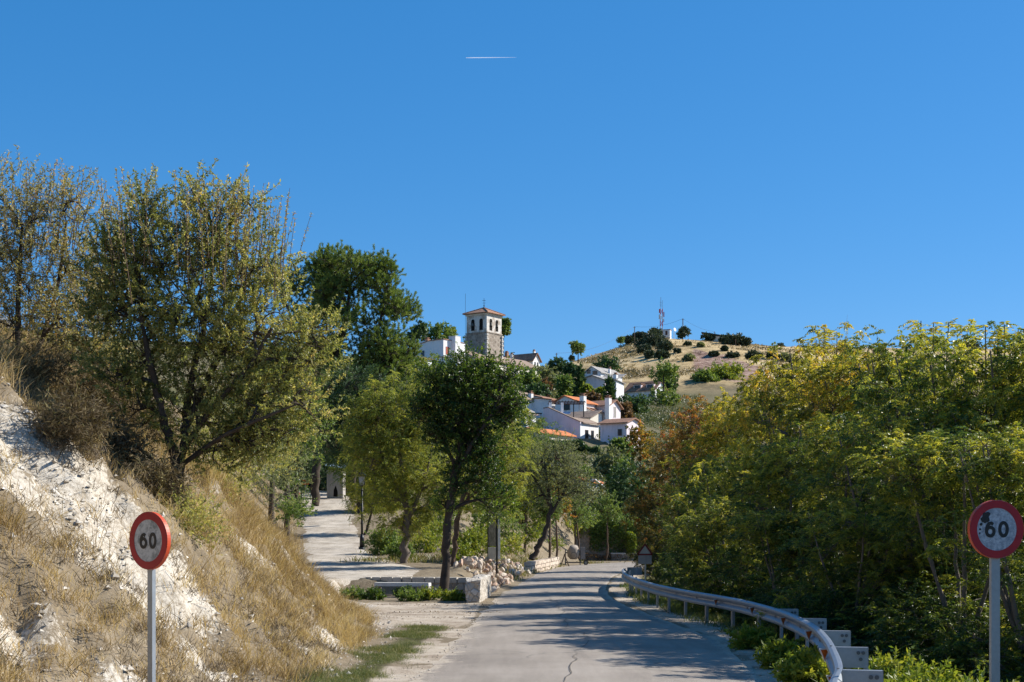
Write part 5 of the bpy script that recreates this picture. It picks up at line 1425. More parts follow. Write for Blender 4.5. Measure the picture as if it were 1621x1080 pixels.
# ------------------------------------------------------------------ cement mixer and trestle
def mixer():
    Y = 101.5; k = Y/F; c = onground(911, Y); c[2] = 0.0; x, y, z = c
    M_MIX = speckle('mixer_paint', (.34,.28,.22), .4, 6, .7, .3, .01); M_TYRE = plain('rubber', (.07,.065,.06), .9, .1)
    root = empty('cement_mixer', c, 'dusty tan cement mixer standing at the left road edge before the bend', 'cement mixer')
    mb = MB(); mb.tube([(x-.16,y,z+.42),(x-.15,y,z+.62),(x-.14,y,z+.95),(x-.12,y-.1,z+1.22),(x-.11,y-.16,z+1.34)], [.22,.42,.46,.34,.28], 18); mb.build('drum', M_MIX, root, True)
    mb = MB()
    for sx in (-.72, .34):
        mb.tube([(x+sx,y-.25,z),(x+sx,y,z+1.1)], .04, 6); mb.tube([(x+sx,y+.3,z),(x+sx,y,z+1.1)], .04, 6)
    mb.tube([(x-.72,y,z+.9),(x+.34,y,z+.9)], .045, 6); mb.tube([(x-.72,y,z+.2),(x+.5,y,z+.2)], .045, 6); mb.build('frame', plain('mixer_frame', (.16,.14,.12), .7, .3), root)
    mb = MB(); mb.box((x+.52,y,z+.85), (.34,.5,.85)); mb.build('motor_housing', plain('mixer_housing', (.22,.20,.18), .7, .3), root)
    for sx in (.62,):
        mb = MB()
        ringfr = lambda a_, b_, c_: np.array([x+.72+b_, y-.3+a_, z+.27+c_])
        fr = lambda u, v, w: np.array([x+.72+u*.9, y-.3+v, z+.19+w])
        ring(mb, fr, .09, .19, -.05, .05, 20); wh = mb.build('wheel', M_TYRE, root); mb = MB(); ring(mb, fr, .03, .089, -.03, .03, 16); mb.build('rim', plain('wheel_rim', (.3,.3,.28), .6, .3), wh)
    mb = MB(); ring(mb, lambda u, v, w: np.array([x-.15+u, y-.55+v, z+.72+w]), .2, .23, -.01, .01, 20); mb.build('hand_wheel', plain('iron_grey', (.08,.08,.08), .6, .4), root)
    Y = 98; c = onground(869, Y); x, y, z = xl(Y)-.15, Y, .0
    tr = empty('trestle', (x, y, z), 'small wooden trestle leaning at the end of the roadside wall', 'trestle')
    mw = plain('old_wood', (.12,.085,.06), .85, .2)
    for sy in (-.25, .25):
        mb = MB(); mb.tube([(x-.28,y+sy,z),(x,y+sy*.6,z+.8)], .035, 5); mb.build('leg', mw, tr)
        mb = MB(); mb.tube([(x+.30,y+sy,z),(x,y+sy*.6,z+.8)], .035, 5); mb.build('leg', mw, tr)
    mb = MB(); mb.box((x, y, z+.82), (.1,.6,.08)); mb.build('top_rail', mw, tr)
mixer()

# ------------------------------------------------------------------ warning sign (seen at the end of the rail)
def warn():
    Y = 66; c = at(1021, 880, Y); x, y = c[0], c[1]; g = gz(x, y)
    root = empty('warning_sign', (x, y, g), 'small shaded triangular warning sign with a plate below it, past the rail end', 'traffic sign')
    k = Y/F
    zt = at(0, 865, Y)[2]; zb = at(0, 878, Y)[2]; R = .34
    tri = [(x-R, y, zb), (x+R, y, zb), (x, y, zt+.1)]
    MB().prism(tri, (0,.02,0)).build('sign_plate', plain('sign_shade_grey', (.22,.24,.24), .6, .3), root)
    mb = MB(); P = [np.array(q) for q in tri]
    for i in range(3):
        a, b = P[i], P[(i+1) % 3]; d = unit(b-a); mb.box((a+b)/2+np.array([0,-.006,0]), (np.linalg.norm(b-a), .008, .075), [d, (0,1,0), np.cross(d, (0,1,0))])
    mb.build('red_border', plain('shade_dark_red', (.09,.012,.014), .6, .3), root)  # border and both plates darkened in colour to imitate the sign's shade
    MB().box((x, y+.01, zb-.02-.42*.5), (.62, .02, .42)).build('lower_plate', plain('plate_shade_grey', (.16,.18,.20), .6, .3), root)
    MB().box((x+.02, y+.05, (zt+g-.3)/2), (.07,.05,zt-g+.3)).build('post', M_GALV, root)
warn()

# ------------------------------------------------------------------ concrete hut, fence, odds and ends at the path head
def path_head():
    Y = 100; k = Y/F; M_CON = speckle('grey_render', (.36,.33,.29), .2, 1.2, .9, .3, .02)
    c = at(530, 786, Y); g = gz(c[0], Y); zt = at(530, 744, Y)[2]
    x0, x1 = at(517.5, 0, Y)[0], at(543, 0, Y)[0]
    root = empty('concrete_hut', ((x0+x1)/2, Y, g), 'small grey concrete hut with a blue grey metal roof at the path head', 'hut')
    mb = MB(); mb.box(((x0+x1)/2, Y+.75, (g-.4+zt)/2), (x1-x0, 1.5, zt-g+.4)); mb.build('wall', M_CON, root)
    for u in (0, 1):
        mb = MB(); mb.box((x0+.06 if u == 0 else x1-.06, Y-.03, (g+zt)/2), (.12, .06, zt-g)); mb.build('pilaster', M_CON, root)
    mb = MB(); mb.box(((x0+x1)/2, Y-.015, g+(zt-g)*.62), (x1-x0-.24, .03, .06)); mb.build('band', M_CON, root)
    dk = plain('dark_hole', (.012,.011,.01), .9, .1)
    q = at(531, 776, Y); mb = MB(); mb.prism([(q[0]-.14,Y-.012,g+.15),(q[0]+.16,Y-.012,g+.15),(q[0]+.16,Y-.012,g+.5),(q[0]+.02,Y-.012,g+.95),(q[0]-.12,Y-.012,g+.6)], (0,.02,0)); mb.build('opening', dk, root)
    mb = MB(); mb.hexa([(x0-.1,Y-.3,zt+.25),(x1+.1,Y-.3,zt+.08),(x1+.1,Y+1.7,zt+.42),(x0-.1,Y+1.7,zt+.6),(x0-.1,Y-.3,zt+.30),(x1+.1,Y-.3,zt+.13),(x1+.1,Y+1.7,zt+.47),(x0-.1,Y+1.7,zt+.65)]); mb.build('roof', plain('blue_sheet_metal', (.30,.40,.50), .4, .5, .3), root)
    # green fence with an orange panel
    Y = 99; a = at(462, 778, Y); b = at(492, 778, Y); g = gz((a[0]+b[0])/2, Y)
    root = empty('metal_fence', (a[0], Y, g), 'short dark green metal fence at the left end of the path', 'fence')
    mg = plain('fence_green', (.02,.07,.045), .5, .4)
    for x in np.linspace(a[0], b[0], 3): MB().box((x, Y, g+.4), (.06,.06,1.2)).build('post', mg, root)
    mb = MB()
    for x in np.linspace(a[0]+.1, b[0]-.1, 12): mb.box((x, Y, g+.42), (.025,.02,.74))
    mb.box(((a[0]+b[0])/2, Y-.02, g+.82), (b[0]-a[0], .02, .05)); mb.box(((a[0]+b[0])/2, Y-.02, g+.12), (b[0]-a[0], .02, .05)); mb.build('railing', mg, root)
    Y = 101.5; c = at(483, 763.5, Y); g = gz(c[0], Y)
    root = empty('notice_sign', (c[0], Y, g), 'small orange sign on a post behind the green fence', 'sign')
    MB().box((c[0], Y, c[2]), (.5,.03,.34)).build('board', plain('orange_paint', (.62,.16,.05), .5, .3), root); MB().box((c[0], Y+.04, (c[2]+g)/2), (.06,.04,c[2]-g+.4)).build('post', M_GALV, root)
    Y = 101; c = at(472, 760, Y); g = gz(c[0], Y)
    root = empty('striped_post', (c[0], Y, g), 'red and white painted post left of the orange panel', 'post')
    for i in range(4):
        z0 = g + (c[2]+.3-g)*i/4; z1 = g + (c[2]+.3-g)*(i+1)/4
        MB().tube([(c[0],Y,z0),(c[0],Y,z1-.002)], .13, 10).build('band', plain('post_white' if i % 2 else 'post_red', (.6,.58,.56) if i % 2 else (.45,.08,.06), .6, .3), root)
path_head()

# dead branch lying across the bank edge
def branch():
    Y = 52; r = random.Random(2)
    pts = [at(430+ q*48/6, 795 - 5*q + 2*r.random(), Y) for q in range(7)]
    b = np.array([pts[0][0], Y, gz(pts[0][0], Y)])
    mb = MB(); mb.tube(pts, [.035,.033,.03,.026,.022,.016,.01], 6); mb.tube([pts[3], pts[3]+np.array([.4,.1,.35])], [.018,.006], 5)
    tag(mb.build('dead_branch', M_BARK_L, None, True, b), 'bare pale dead branch lying on the bank edge beside the path', 'branch')
branch()
# ------------------------------------------------------------------ buildings of the village
AN = math.radians(35)
def tile_mat(name, base, ang=AN, var=.35):
    t = NT(name); p = t.pos()
    n1 = t.noise(1.1, 5, .65, p); n2 = t.noise(7, 4, .7, p)
    f = t.math('ADD', t.math('MULTIPLY', n1, .5), t.math('MULTIPLY', n2, .5))
    c = t.ramp(f, [(.32, sc3(base, .5)), (.5, base), (.68, (min(1,base[0]*1.3), base[1]*1.4, base[2]*1.5))])
    w = t.n('ShaderNodeTexWave', wave_type='BANDS', bands_direction='X'); w.inputs['Scale'].default_value = 1.3; w.inputs['Distortion'].default_value = .6
    mp = t.n('ShaderNodeMapping'); mp.inputs['Rotation'].default_value = (0, 0, ang); t.l(p, mp.inputs['Vector']); t.l(mp.outputs[0], w.inputs['Vector'])
    t.bsdf(c, .9, .15, 0, t.bump(w.outputs['Fac'], .7, .08))
    return t.m
def wall_mat(name, base):
    t = NT(name); p = t.pos()
    n = t.noise(.7, 6, .65, p); n2 = t.noise(1.2, 5, .7, t.mapv(p, (1.6, 1.6, .25)))
    c = t.ramp(t.math('ADD', t.math('MULTIPLY', n, .5), t.math('MULTIPLY', n2, .5)), [(.33, sc3(base, .78)), (.5, base), (.7, sc3(base, 1.05))])
    t.bsdf(c, .9, .15, 0, t.bump(t.noise(9, 4, .6, p), .15, .02)); return t.m
M_WHITE = wall_mat('lime_wash', (.80,.78,.75)); M_LILAC = wall_mat('lilac_wash', (.80,.68,.68)); M_BLUEW = wall_mat('bluish_wash', (.74,.74,.74)); M_CREAM = wall_mat('cream_wash', (.66,.60,.50))
M_TILE = tile_mat('roof_tile', (.36,.20,.13)); M_TILEO = tile_mat('roof_tile_orange', (.60,.21,.085)); M_TILEB = tile_mat('roof_tile_brown', (.30,.22,.165)); M_TILEG = tile_mat('roof_tile_grey', (.36,.33,.30))
M_GLASS = plain('window_dark', (.018,.02,.022), .2, .5); M_WOOD = plain('window_wood', (.10,.05,.035), .7, .3); M_FRAMEW = plain('window_frame', (.30,.27,.24), .7, .3); M_REDW = plain('shutter_red', (.38,.09,.06), .6, .3)
M_RUBBLE = stone_mat('tower_rubble', (.22,.175,.135), (.33,.27,.21), (.46,.385,.31), 1.6, (.40,.345,.28))
M_TPLAST = (lambda t: (t.bsdf(t.mix(t.ramp(t.noise(.55, 6, .7, t.pos()), [(.47, (0,0,0)), (.56, (1,1,1))]), (.66,.615,.55), (.42,.355,.29)), .92, .1, 0, t.bump(t.noise(3, 5, .7, t.pos()), .5, .05)), t.m)[1])(NT('tower_plaster'))

class Bld:
    """local frame: corner = near vertical edge; l runs along the left face (away, left), r along the right face (away, right)"""
    def __init__(s, name, label, cat, px, py_base, Y, ang=AN, down=3.0, group='village houses'):
        c = at(px, py_base, Y); s.c = c; s.a = ang
        s.tl = np.array([-math.cos(ang), math.sin(ang), 0]); s.tr = np.array([math.sin(ang), math.cos(ang), 0]); s.z0 = c[2]-down; s.Y = Y
        s.root = empty(name, (c[0], c[1], c[2]), label, cat, group)
        s.cx, s.cy = c[0], c[1]
    def shift(s, px, Y):     # move the local corner (for another volume of the same building)
        c = at(px, 0, Y); s.cx, s.cy, s.Y = c[0], c[1], Y; return s
    def zz(s, py): return at(0, py, s.Y)[2]
    def p(s, l, r, z): return np.array([s.cx, s.cy, 0]) + s.tl*l + s.tr*r + np.array([0, 0, z])
    def vol(s, L, R, prof, axis='L', wall=None, roof=None, over=.35, th=.16, walls=True, z0=None):
        """prof: [(position, z)...] along the axis"""
        z0 = s.z0 if z0 is None else z0
        ext = s.tr*R if axis == 'L' else s.tl*L
        f = (lambda u, z: s.p(u, 0, z)) if axis == 'L' else (lambda u, z: s.p(0, u, z))
        if walls:
            poly = [f(prof[0][0], z0)] + [f(u, z) for u, z in prof] + [f(prof[-1][0], z0)]
            mb = MB(); mb.prism(poly, ext); w = mb.build('wall', wall, s.root)
        if roof is not None:
            mb = MB(); e = unit(ext); n = len(prof)
            for i in range(n-1):
                (u0, a), (u1, b) = prof[i], prof[i+1]
                sl = (b-a)/(u1-u0)
                if i == 0 and abs(sl) > .01 or n == 2: u0, a = u0-over, a-sl*over
                if i == n-2: u1, b = u1+over, b+sl*over
                q = [f(u0, a+.03), f(u1, b+.03), f(u1, b+.03+th), f(u0, a+.03+th)]
                mb.prism([v - e*over for v in q], e*(np.linalg.norm(ext)+2*over))
            return mb.build('roof', roof, s.root)
    def win(s, face, u, z, w, h, name='window', frame=None, pane=None, arch=False, off=0.0, parent=None):
        """window centred at u along the face (from the corner), bottom z"""
        if face == 'L': o, ax, nr = s.p(u, off, 0), s.tl, -s.tr
        else: o, ax, nr = s.p(off, u, 0), s.tr, -s.tl
        frame = frame or M_FRAMEW; pane = pane or M_GLASS
        def outline(w, h, z):
            if not arch: return [o-ax*w/2+np.array([0,0,z]), o+ax*w/2+np.array([0,0,z]), o+ax*w/2+np.array([0,0,z+h]), o-ax*w/2+np.array([0,0,z+h])]
            P = [o-ax*w/2+np.array([0,0,z]), o+ax*w/2+np.array([0,0,z])]
            for k in range(9): t = math.pi*k/8; P.append(o+ax*w/2*math.cos(t)+np.array([0,0,z+h-w/2+w/2*math.sin(t)]))
            return P
        fo = MB().prism([q+nr*.0 for q in outline(w+.16, h+.10, z-.05)], nr*.04).build(name, frame, parent or s.root)
        MB().prism([q+nr*.012 for q in outline(w, h, z)], nr*.034).build('pane', pane, fo)
        return fo
    def chimney(s, l, r, z0, z1, w=.8, mat=None, cap=True, parent=None, name='chimney'):
        c = s.p(l, r, (z0+z1)/2)
        ch = MB().box(c, (w, w, z1-z0), [s.tl, s.tr, (0,0,1)]).build(name, mat or M_WHITE, parent or s.root)
        if cap:
            MB().box(s.p(l, r, z1+.05), (w+.14, w+.14, .10), [s.tl, s.tr, (0,0,1)]).box(s.p(l, r, z1+.22), (w*.6, w*.6, .24), [s.tl, s.tr, (0,0,1)]).box(s.p(l, r, z1+.38), (w*.9, w*.9, .07), [s.tl, s.tr, (0,0,1)]).build('chimney_cap', M_TILE, ch) if parent is None else None
        return ch

M_DARKH = plain('dark_opening', (.02,.018,.016), .95, .05)
# --- church -------------------------------------------------------
def church():
    B = Bld('church', 'hilltop church with a square rubble stone bell tower and long tiled nave', 'church', 753, 575, 322, down=8, group='village buildings')
    ev = B.zz(567); ri = ev+2.1
    rf = B.vol(9, 26, [(0, ev), (4.5, ri), (9, ev)], 'L', M_CREAM, M_TILEB, .45, .22)
    for r in (9, 16): MB().prism([B.p(-.7, r, B.z0), B.p(0.05, r, B.z0), B.p(.05, r, ev-.6), B.p(-.7, r, ev-1.8)], B.tr*1.0).build('buttress', M_CREAM, B.root)
    for r in (5, 12.5): B.win('R', r, ev-4, .9, 1.6, frame=M_CREAM, arch=True)
    B.shift(770.7, 330)
    zb = B.zz(582)-4; zm = B.zz(525.5); zt = B.zz(495.0); W = 6.0
    MB().prism([B.p(0,0,zb), B.p(W,0,zb), B.p(W,W,zb), B.p(0,W,zb)], (0,0,zm-zb)).build('tower_base', M_RUBBLE, B.root)
    up = MB().prism([B.p(.05,.05,zm), B.p(W-.05,.05,zm), B.p(W-.05,W-.05,zm), B.p(.05,W-.05,zm)], (0,0,zt-zm)).build('belfry', M_TPLAST, B.root)
    MB().prism([B.p(-.12,-.12,zm-.12), B.p(W+.12,-.12,zm-.12), B.p(W+.12,W+.12,zm-.12), B.p(-.12,W+.12,zm-.12)], (0,0,.24)).build('string_course', M_RUBBLE, B.root)
    MB().prism([B.p(-.14,-.14,zt-.35), B.p(W+.14,-.14,zt-.35), B.p(W+.14,W+.14,zt-.35), B.p(-.14,W+.14,zt-.35)], (0,0,.33)).build('cornice', M_CREAM, B.root)
    # quoins
    for (l, r) in ((0,0),(W,0),(0,W)):
        mb = MB()
        z = zb
        k = 0
        while z < zm-.5:
            s_ = .62 if k % 2 else .42; mb.box(B.p(l, r, z+.22), (s_, s_*1.15 if k % 2 else s_, .42), [B.tl, B.tr, (0,0,1)]); z += .5; k += 1
        mb.build('quoin', M_LIME, B.root)
    ap = zt+1.75; o = .62
    c = [B.p(-o,-o,zt), B.p(W+o,-o,zt), B.p(W+o,W+o,zt), B.p(-o,W+o,zt)]; c2 = [q+np.array([0,0,.16]) for q in c]; a = B.p(W/2,W/2,ap)
    mb = MB(); mb.add(c+c2+[a], [(3,2,1,0),(0,1,5,4),(1,2,6,5),(2,3,7,6),(3,0,4,7),(4,5,8),(5,6,8),(6,7,8),(7,4,8)])
    # ridge tiles
    for q in c2: mb.tube([q+np.array([0,0,.03]), a+np.array([0,0,.05])], .13, 6)
    roof = mb.build('tower_roof', M_TILE, B.root)
    zz0 = B.zz(521)
    for face in ('L', 'R'):
        for u in (1.65, 4.05):
            f = B.win(face, u, zz0-.1, 1.0, 2.7, 'belfry_window', M_TPLAST, M_DARKH, True, .05)
            # bell
            q = (B.p(u, -.02, 0) if face == 'L' else B.p(-.02, u, 0))
            if face == 'R' or u > 3:
                MB().tube([q+np.array([0,0,zz0+1.0]), q+np.array([0,0,zz0+1.15]), q+np.array([0,0,zz0+1.6]), q+np.array([0,0,zz0+1.8])], [.36,.30,.20,.05], 10).build('bell', plain('bronze', (.09,.085,.07), .5, .5, .6), f)
    mb = MB(); mb.tube([a, a+np.array([0,0,.5])], .10, 8); mb.tube([a+np.array([0,0,.5]), a+np.array([0,0,.62]), a+np.array([0,0,.74])], [.06,.17,.06], 8)
    mb.tube([a+np.array([0,0,.5]), a+np.array([0,0,2.3])], .045, 6); mb.tube([a+np.array([-.38,0,1.75]), a+np.array([.38,0,1.75])], .045, 6); mb.tube([a+np.array([-.3,.0,1.15]), a+np.array([.35,0,1.15])], .035, 6)
    mb.build('weathervane_cross', M_IRON, B.root)
    # thin antenna behind
    b = at(736.7, 560, 338); t = at(736.7, 465, 338); g = gz(b[0], 338)
    o_ = MB().tube([(b[0],338,g), (b[0],338,t[2])], .035, 5).build('antenna', M_IRON, None, False, (b[0],338,g))
    tag(o_, 'thin bare antenna rod left of the bell tower against the sky', 'antenna')
church()

# --- white house on the hilltop -----------------------------------
def house_top():
    B = Bld('white_house', 'white hilltop house with a red shuttered window and square stair tower, left of the church', 'house', 702, 568, 290, down=7)
    zt = B.zz(537.5); L = 7.4
    B.vol(L, 2.6, [(-.0, zt), (L, zt+.1)], 'L', M_WHITE, None)
    B.vol(L, 2.6, [(0, zt), (L*.55, zt-.1), (L, zt-.9)], 'L', M_WHITE, M_TILE, .15, .14, walls=False)
    B.win('R', 1.25, B.zz(560), .9, 1.5, 'window', M_WOOD, M_REDW)
    B.win('L', 5.4, B.zz(561), .8, 1.1)
    B.chimney(5.2, 1.3, zt-.6, zt+.5, .8, M_TILE, True)
    # recess with red wall and stair tower
    B.shift(721, 291.5); 
    B.vol(1.75, 1.7, [(0, B.zz(532.5)), (1.75, B.zz(532.5))], 'L', M_WHITE, M_WHITE, .04, .10)
    B.shift(713, 293)
    B.vol(1.2, 2.4, [(0, B.zz(541)), (1.2, B.zz(541))], 'L', wall_mat('red_ochre', (.42,.17,.12)), M_TILE, .05, .10)
    B.shift(727.5, 294); B.vol(2, 1.9, [(0, B.zz(542.5)), (2, B.zz(541))], 'L', M_WHITE, M_TILE, .12, .12)
    # lower wings
    B.shift(724, 284); B.vol(5, 4.2, [(0, B.zz(566)), (5, B.zz(563))], 'L', M_WHITE, M_TILE, .2, .14); B.win('R', 2.0, B.zz(584), 1.0, 1.6)
    B.shift(662, 278); B.vol(1.3, 5.0, [(0, B.zz(566.5)), (1.3, B.zz(564))], 'L', M_BLUEW, M_TILE, .3, .16); B.win('R', 2.4, B.zz(586), 1.2, 1.4)
house_top()

def house_f():
    B = Bld('white_house', 'white house with a brown hipped roof and two dark windows, right of the church', 'house', 843.5, 582, 360, down=5)
    ev = B.zz(569.5)
    B.vol(9.5, 3.2, [(0, ev), (1.6, ev+1.7), (3.2, ev)], 'R', M_WHITE, M_TILE, .45, .18)
    for r in (1.0, 2.2): B.win('R', r, B.zz(580), .5, 1.15)
    B.chimney(.9, 1.9, ev+.9, ev+2.4, .55); B.chimney(7.2, 1.0, ev+.8, ev+2.0, .7); B.chimney(8.8, 1.0, ev+.7, ev+2.5, .8, M_TILE)
house_f()

# --- gabled house (middle distance) --------------------------------
def house_b():
    B = Bld('gabled_house', 'pale house with two stacked gables and a long grey roof above the yellow trees', 'house', 951, 612, 305, down=6)
    e = B.zz(589.5); B.vol(4.7, 9, [(0, e), (2.2, B.zz(579.8)), (4.7, e-.3)], 'L', M_BLUEW, M_TILEG, .35, .16)
    B.win('L', 3.0, B.zz(590), .8, .8, 'window', M_FRAMEW); B.win('L', 1.45, B.zz(592.5), 1.1, .8, 'window', M_FRAMEW); B.chimney(-.1, 3.5, e-1, B.zz(581.5), .45)
    B.shift(957.5, 298); e = B.zz(602); B.vol(5.4, 6, [(0, e), (3.0, B.zz(593.6)), (5.4, B.zz(597))], 'L', M_LILAC, M_TILEG, .4, .16)
    B.win('R', 1.6, B.zz(612), .7, 1.3, 'window', M_FRAMEW)
    B.shift(975.5, 300); e = B.zz(603.5); B.vol(4.2, 3.2, [(0, e), (.01, e+.2), (3.2, e-.5)], 'R', M_WHITE, None)
    B.vol(4.2, 3.2, [(-.2, e+.15), (3.2, e-.35)], 'R', None, M_TILEG, .3, .15, walls=False)
    B.vol(8, 3.2, [(0, B.zz(601)), (3.5, B.zz(591.5))], 'R', None, M_TILEG, .3, .15, walls=False)
    B.win('L', 2.3, B.zz(618), .9, 1.7, 'window', M_FRAMEW); B.win('L', 1.0, B.zz(617), .6, 1.2, 'window', M_FRAMEW)
    B.chimney(.5, .6, e-.5, B.zz(592.5), .75)
house_b()

def house_c():
    B = Bld('dormer_house', 'low house with two dark dormers in its tiled roof below the dry hill', 'house', 1036, 632, 330, down=4)
    ev = B.zz(617); B.vol(8.0, 6, [(0, ev), (3, ev+2.2), (6, ev)], 'R', M_BLUEW, M_TILE, .4, .16)
    for l in (1.6, 5.0):
        q = [B.p(l-.95, .75, ev+.35), B.p(l+.95, .75, ev+.35), B.p(l+1.05, .75, ev+1.55), B.p(l-1.05, .75, ev+1.55)]
        d = MB().prism(q, B.tr*1.9).build('dormer', M_LILAC, B.root)
        MB().prism([B.p(l-.72, .74, ev+.45), B.p(l+.78, .74, ev+.45), B.p(l+.78, .74, ev+1.35), B.p(l-.72, .74, ev+1.35)], -B.tr*.03).build('pane', M_GLASS, d)
        MB().prism([B.p(l-1.2, .45, ev+1.56), B.p(l+1.2, .45, ev+1.56), B.p(l+1.2, .45, ev+1.7), B.p(l-1.2, .45, ev+1.7)], B.tr*2.3).build('dormer_roof', M_TILE, d)
    B.win('L', .9, B.zz(631), 1.2, 1.1)
house_c()

# --- cluster above the hedge ---------------------------------------
def cluster():
    B = Bld('bluish_house', 'tall bluish white house wall with a tiled edge at the back left of the cluster', 'house', 873, 680, 226, down=4)
    B.vol(4.0, 5, [(0, B.zz(633.5)), (1.5, B.zz(631)), (4.0, B.zz(629))], 'L', M_BLUEW, M_TILE, .25, .14)
    B.shift(829, 226); B.vol(1.2, 2.9, [(0, B.zz(631)), (1.2, B.zz(622))], 'L', M_WHITE, M_TILEB, .25, .14)
    B.chimney(.2, 2.3, B.zz(630), B.zz(621), .6)
    B.shift(858, 232); B.vol(3, 4, [(0, B.zz(630)), (3, B.zz(623.5))], 'L', M_BLUEW, M_TILE, .25, .14)

    B = Bld('small_white_house', 'small white house with one window and a metal trellis, front left of the cluster', 'house', 831, 680, 210, down=4)
    B.vol(2.0, 2.9, [(0, B.zz(655)), (2.0, B.zz(646))], 'L', M_WHITE, M_TILEB, .35, .16); B.win('R', 1.15, B.zz(671), .75, 1.1, 'window', M_FRAMEW, M_WOOD)
    B.vol(2.0, 2.6, [(0.4, B.zz(650.5)), (2.0, B.zz(643))], 'L', None, M_TILEG, .25, .14, walls=False)
    c = at(852, 675, 207); root = empty('trellis', c, 'grey metal trellis frame between the small white house and the lilac wall', 'trellis')
    for dx, dy in ((-.9,0),(.4,0),(-.9,1.2),(.4,1.2)): MB().box((c[0]+dx, c[1]+dy, c[2]+.4), (.07,.07,3.0)).build('post', M_IRON, root)
    mb = MB()
    for k in range(5): mb.box((c[0]-.25, c[1]+.3*k, c[2]+1.93), (1.6,.05,.06))
    for z in (.6,1.2): mb.box((c[0]-.25, c[1]-.04, c[2]+z), (1.3,.04,.05))
    mb.build('slats', M_IRON, root)

    B = Bld('lilac_house', 'house with a big lilac side wall and white front with two narrow windows', 'house', 918.5, 703, 205, down=5)
    e = B.zz(668.5); prof = [(0, e), (5.6, B.zz(642.5)+.0), (6.4, B.zz(643.5))]
    MB().prism([B.p(0,0,B.z0)] + [B.p(u,0,z) for u, z in prof] + [B.p(6.4,0,B.z0)], B.tr*.35).build('side_wall', M_LILAC, B.root)
    MB().prism([B.p(0.003,.352,B.z0), B.p(5.8,.352,B.z0), B.p(5.8,.352,e-.14), B.p(.003,.352,e-.14)], B.tr*4.7).build('wall', M_WHITE, B.root)
    MB().prism([B.p(-.02,-.004,e-.5), B.p(.2,-.004,e-.5), B.p(.2,.0,B.z0), B.p(-.02,.0,B.z0)], B.tr*.36).build('corner_strip', M_WHITE, B.root)
    mb = MB(); mb.prism([B.p(-.32, .36, e-.14), B.p(1.9, .36, e+.72), B.p(1.9, .36, e+.88), B.p(-.32, .36, e+.02)], B.tr*4.95); mb.build('roof', M_TILEB, B.root)
    mb = MB()      # coping along the rake
    for (u0, a), (u1, b) in zip(prof[:-1], prof[1:]): mb.prism([B.p(u0,-.05,a+.02), B.p(u1,-.05,b+.02), B.p(u1,-.05,b+.14), B.p(u0,-.05,a+.14)], B.tr*.5)
    mb.build('coping', M_TILEB, B.root)
    for r, w in ((1.75,.72),(3.35,.58)): B.win('R', r, B.zz(695.5)-.05, w, 1.45, 'window', M_WOOD, M_GLASS)

    B = Bld('pergola_house', 'house with a low grey gable, white chimney and roof terrace behind the lilac wall', 'house', 916, 662, 223, down=5)
    e = B.zz(636.5); B.vol(4.4, 5, [(0, e), (2.6, B.zz(626)), (4.4, e+.2)], 'L', M_BLUEW, M_TILEO, .35, .14)
    B.win('L', 2.4, B.zz(648), 1.5, 1.0, 'window', M_FRAMEW, M_GLASS)
    B.chimney(-.55, .4, e-3, B.zz(627), .78)
    B.shift(934, 214); e = B.zz(661); B.vol(5.2, 4, [(0, e), (2.4, e+.95)], 'R', M_CREAM, M_TILEB, .4, .14)
    for l in (1.2, 3.4): B.win('L', l, e-1.0, .8, .7)
    c = at(890, 652, 211); root = empty('pergola', c, 'dark beamed pergola with white pillars on the terrace behind the lilac wall', 'pergola')
    zt = at(0, 637.5, 211)[2]; zb = c[2]-1.2
    for px, dy in ((871,0),(890,0)):
        x = at(px, 0, 211)[0]; MB().box((x, 211+dy, (zb+zt)/2), (.40,.40,zt-zb)).build('pillar', M_WHITE, root)
    for px, Yp in ((908,213),(924,214.5)):
        x = at(px, 0, Yp)[0]; MB().box((x, Yp, (zb+zt)/2), (.14,.14,zt-zb)).build('post', M_IRON, root)
    x0, x1 = at(868, 0, 211)[0], at(926, 0, 213)[0]
    mb = MB(); mb.box(((x0+x1)/2, 211, zt+.08), (x1-x0, .16, .16)); mb.box(((x0+x1)/2, 214, zt+.08), (x1-x0, .16, .16)); mb.build('beam', M_WOOD, root)
    mb = MB()
    for k in range(12): mb.box((x0+.2+(x1-x0-.4)*k/11, 212.5, zt+.21), (.09, 3.8, .09))
    mb.build('rafters', M_WOOD, root)
    b = at(897, 655, 209); o = MB().box((b[0], 209, b[2]+.1), (1.1,.9,.22)).build('blue_tarpaulin', plain('blue_tarp', (.10,.22,.42), .5, .4), None, False, (b[0],209,b[2]))
    tag(o, 'blue tarpaulin covered slab on the terrace under the pergola', 'tarpaulin')

    B = Bld('chimney_house', 'cream house with a tall white chimney stack, right end of the cluster', 'house', 965, 668, 226, down=5)
    e = B.zz(641); B.vol(4.3, 3.4, [(0, e), (1.7, B.zz(633)), (3.4, e-.3)], 'R', M_LILAC, M_TILE, .4, .14)
    B.chimney(.1, -.25, B.z0, B.zz(630.5), .78); B.win('R', 1.6, B.zz(660), .7, 1.7, 'window', M_WHITE, M_FRAMEW)
    B.shift(940, 224); B.vol(2.6, 2.5, [(0, B.zz(652)), (2.5, B.zz(640))], 'L', M_WHITE, M_TILE, .3, .14)

    B = Bld('grey_walled_house', 'house with a plain shaded wall and short tiled roof, lower right of the cluster', 'house', 992, 692, 203, down=5)
    e = B.zz(668); B.vol(4.4, 4, [(0, e-.1), (2, e+.55), (4, e)], 'R', M_LILAC, M_TILE, .35, .14)
    B.win('L', 1.1, e-1.9, .6, .9)

    B = Bld('orange_roofed_house', 'low house with a bright orange tiled roof in front of the lilac wall', 'house', 851, 692, 195, down=4)
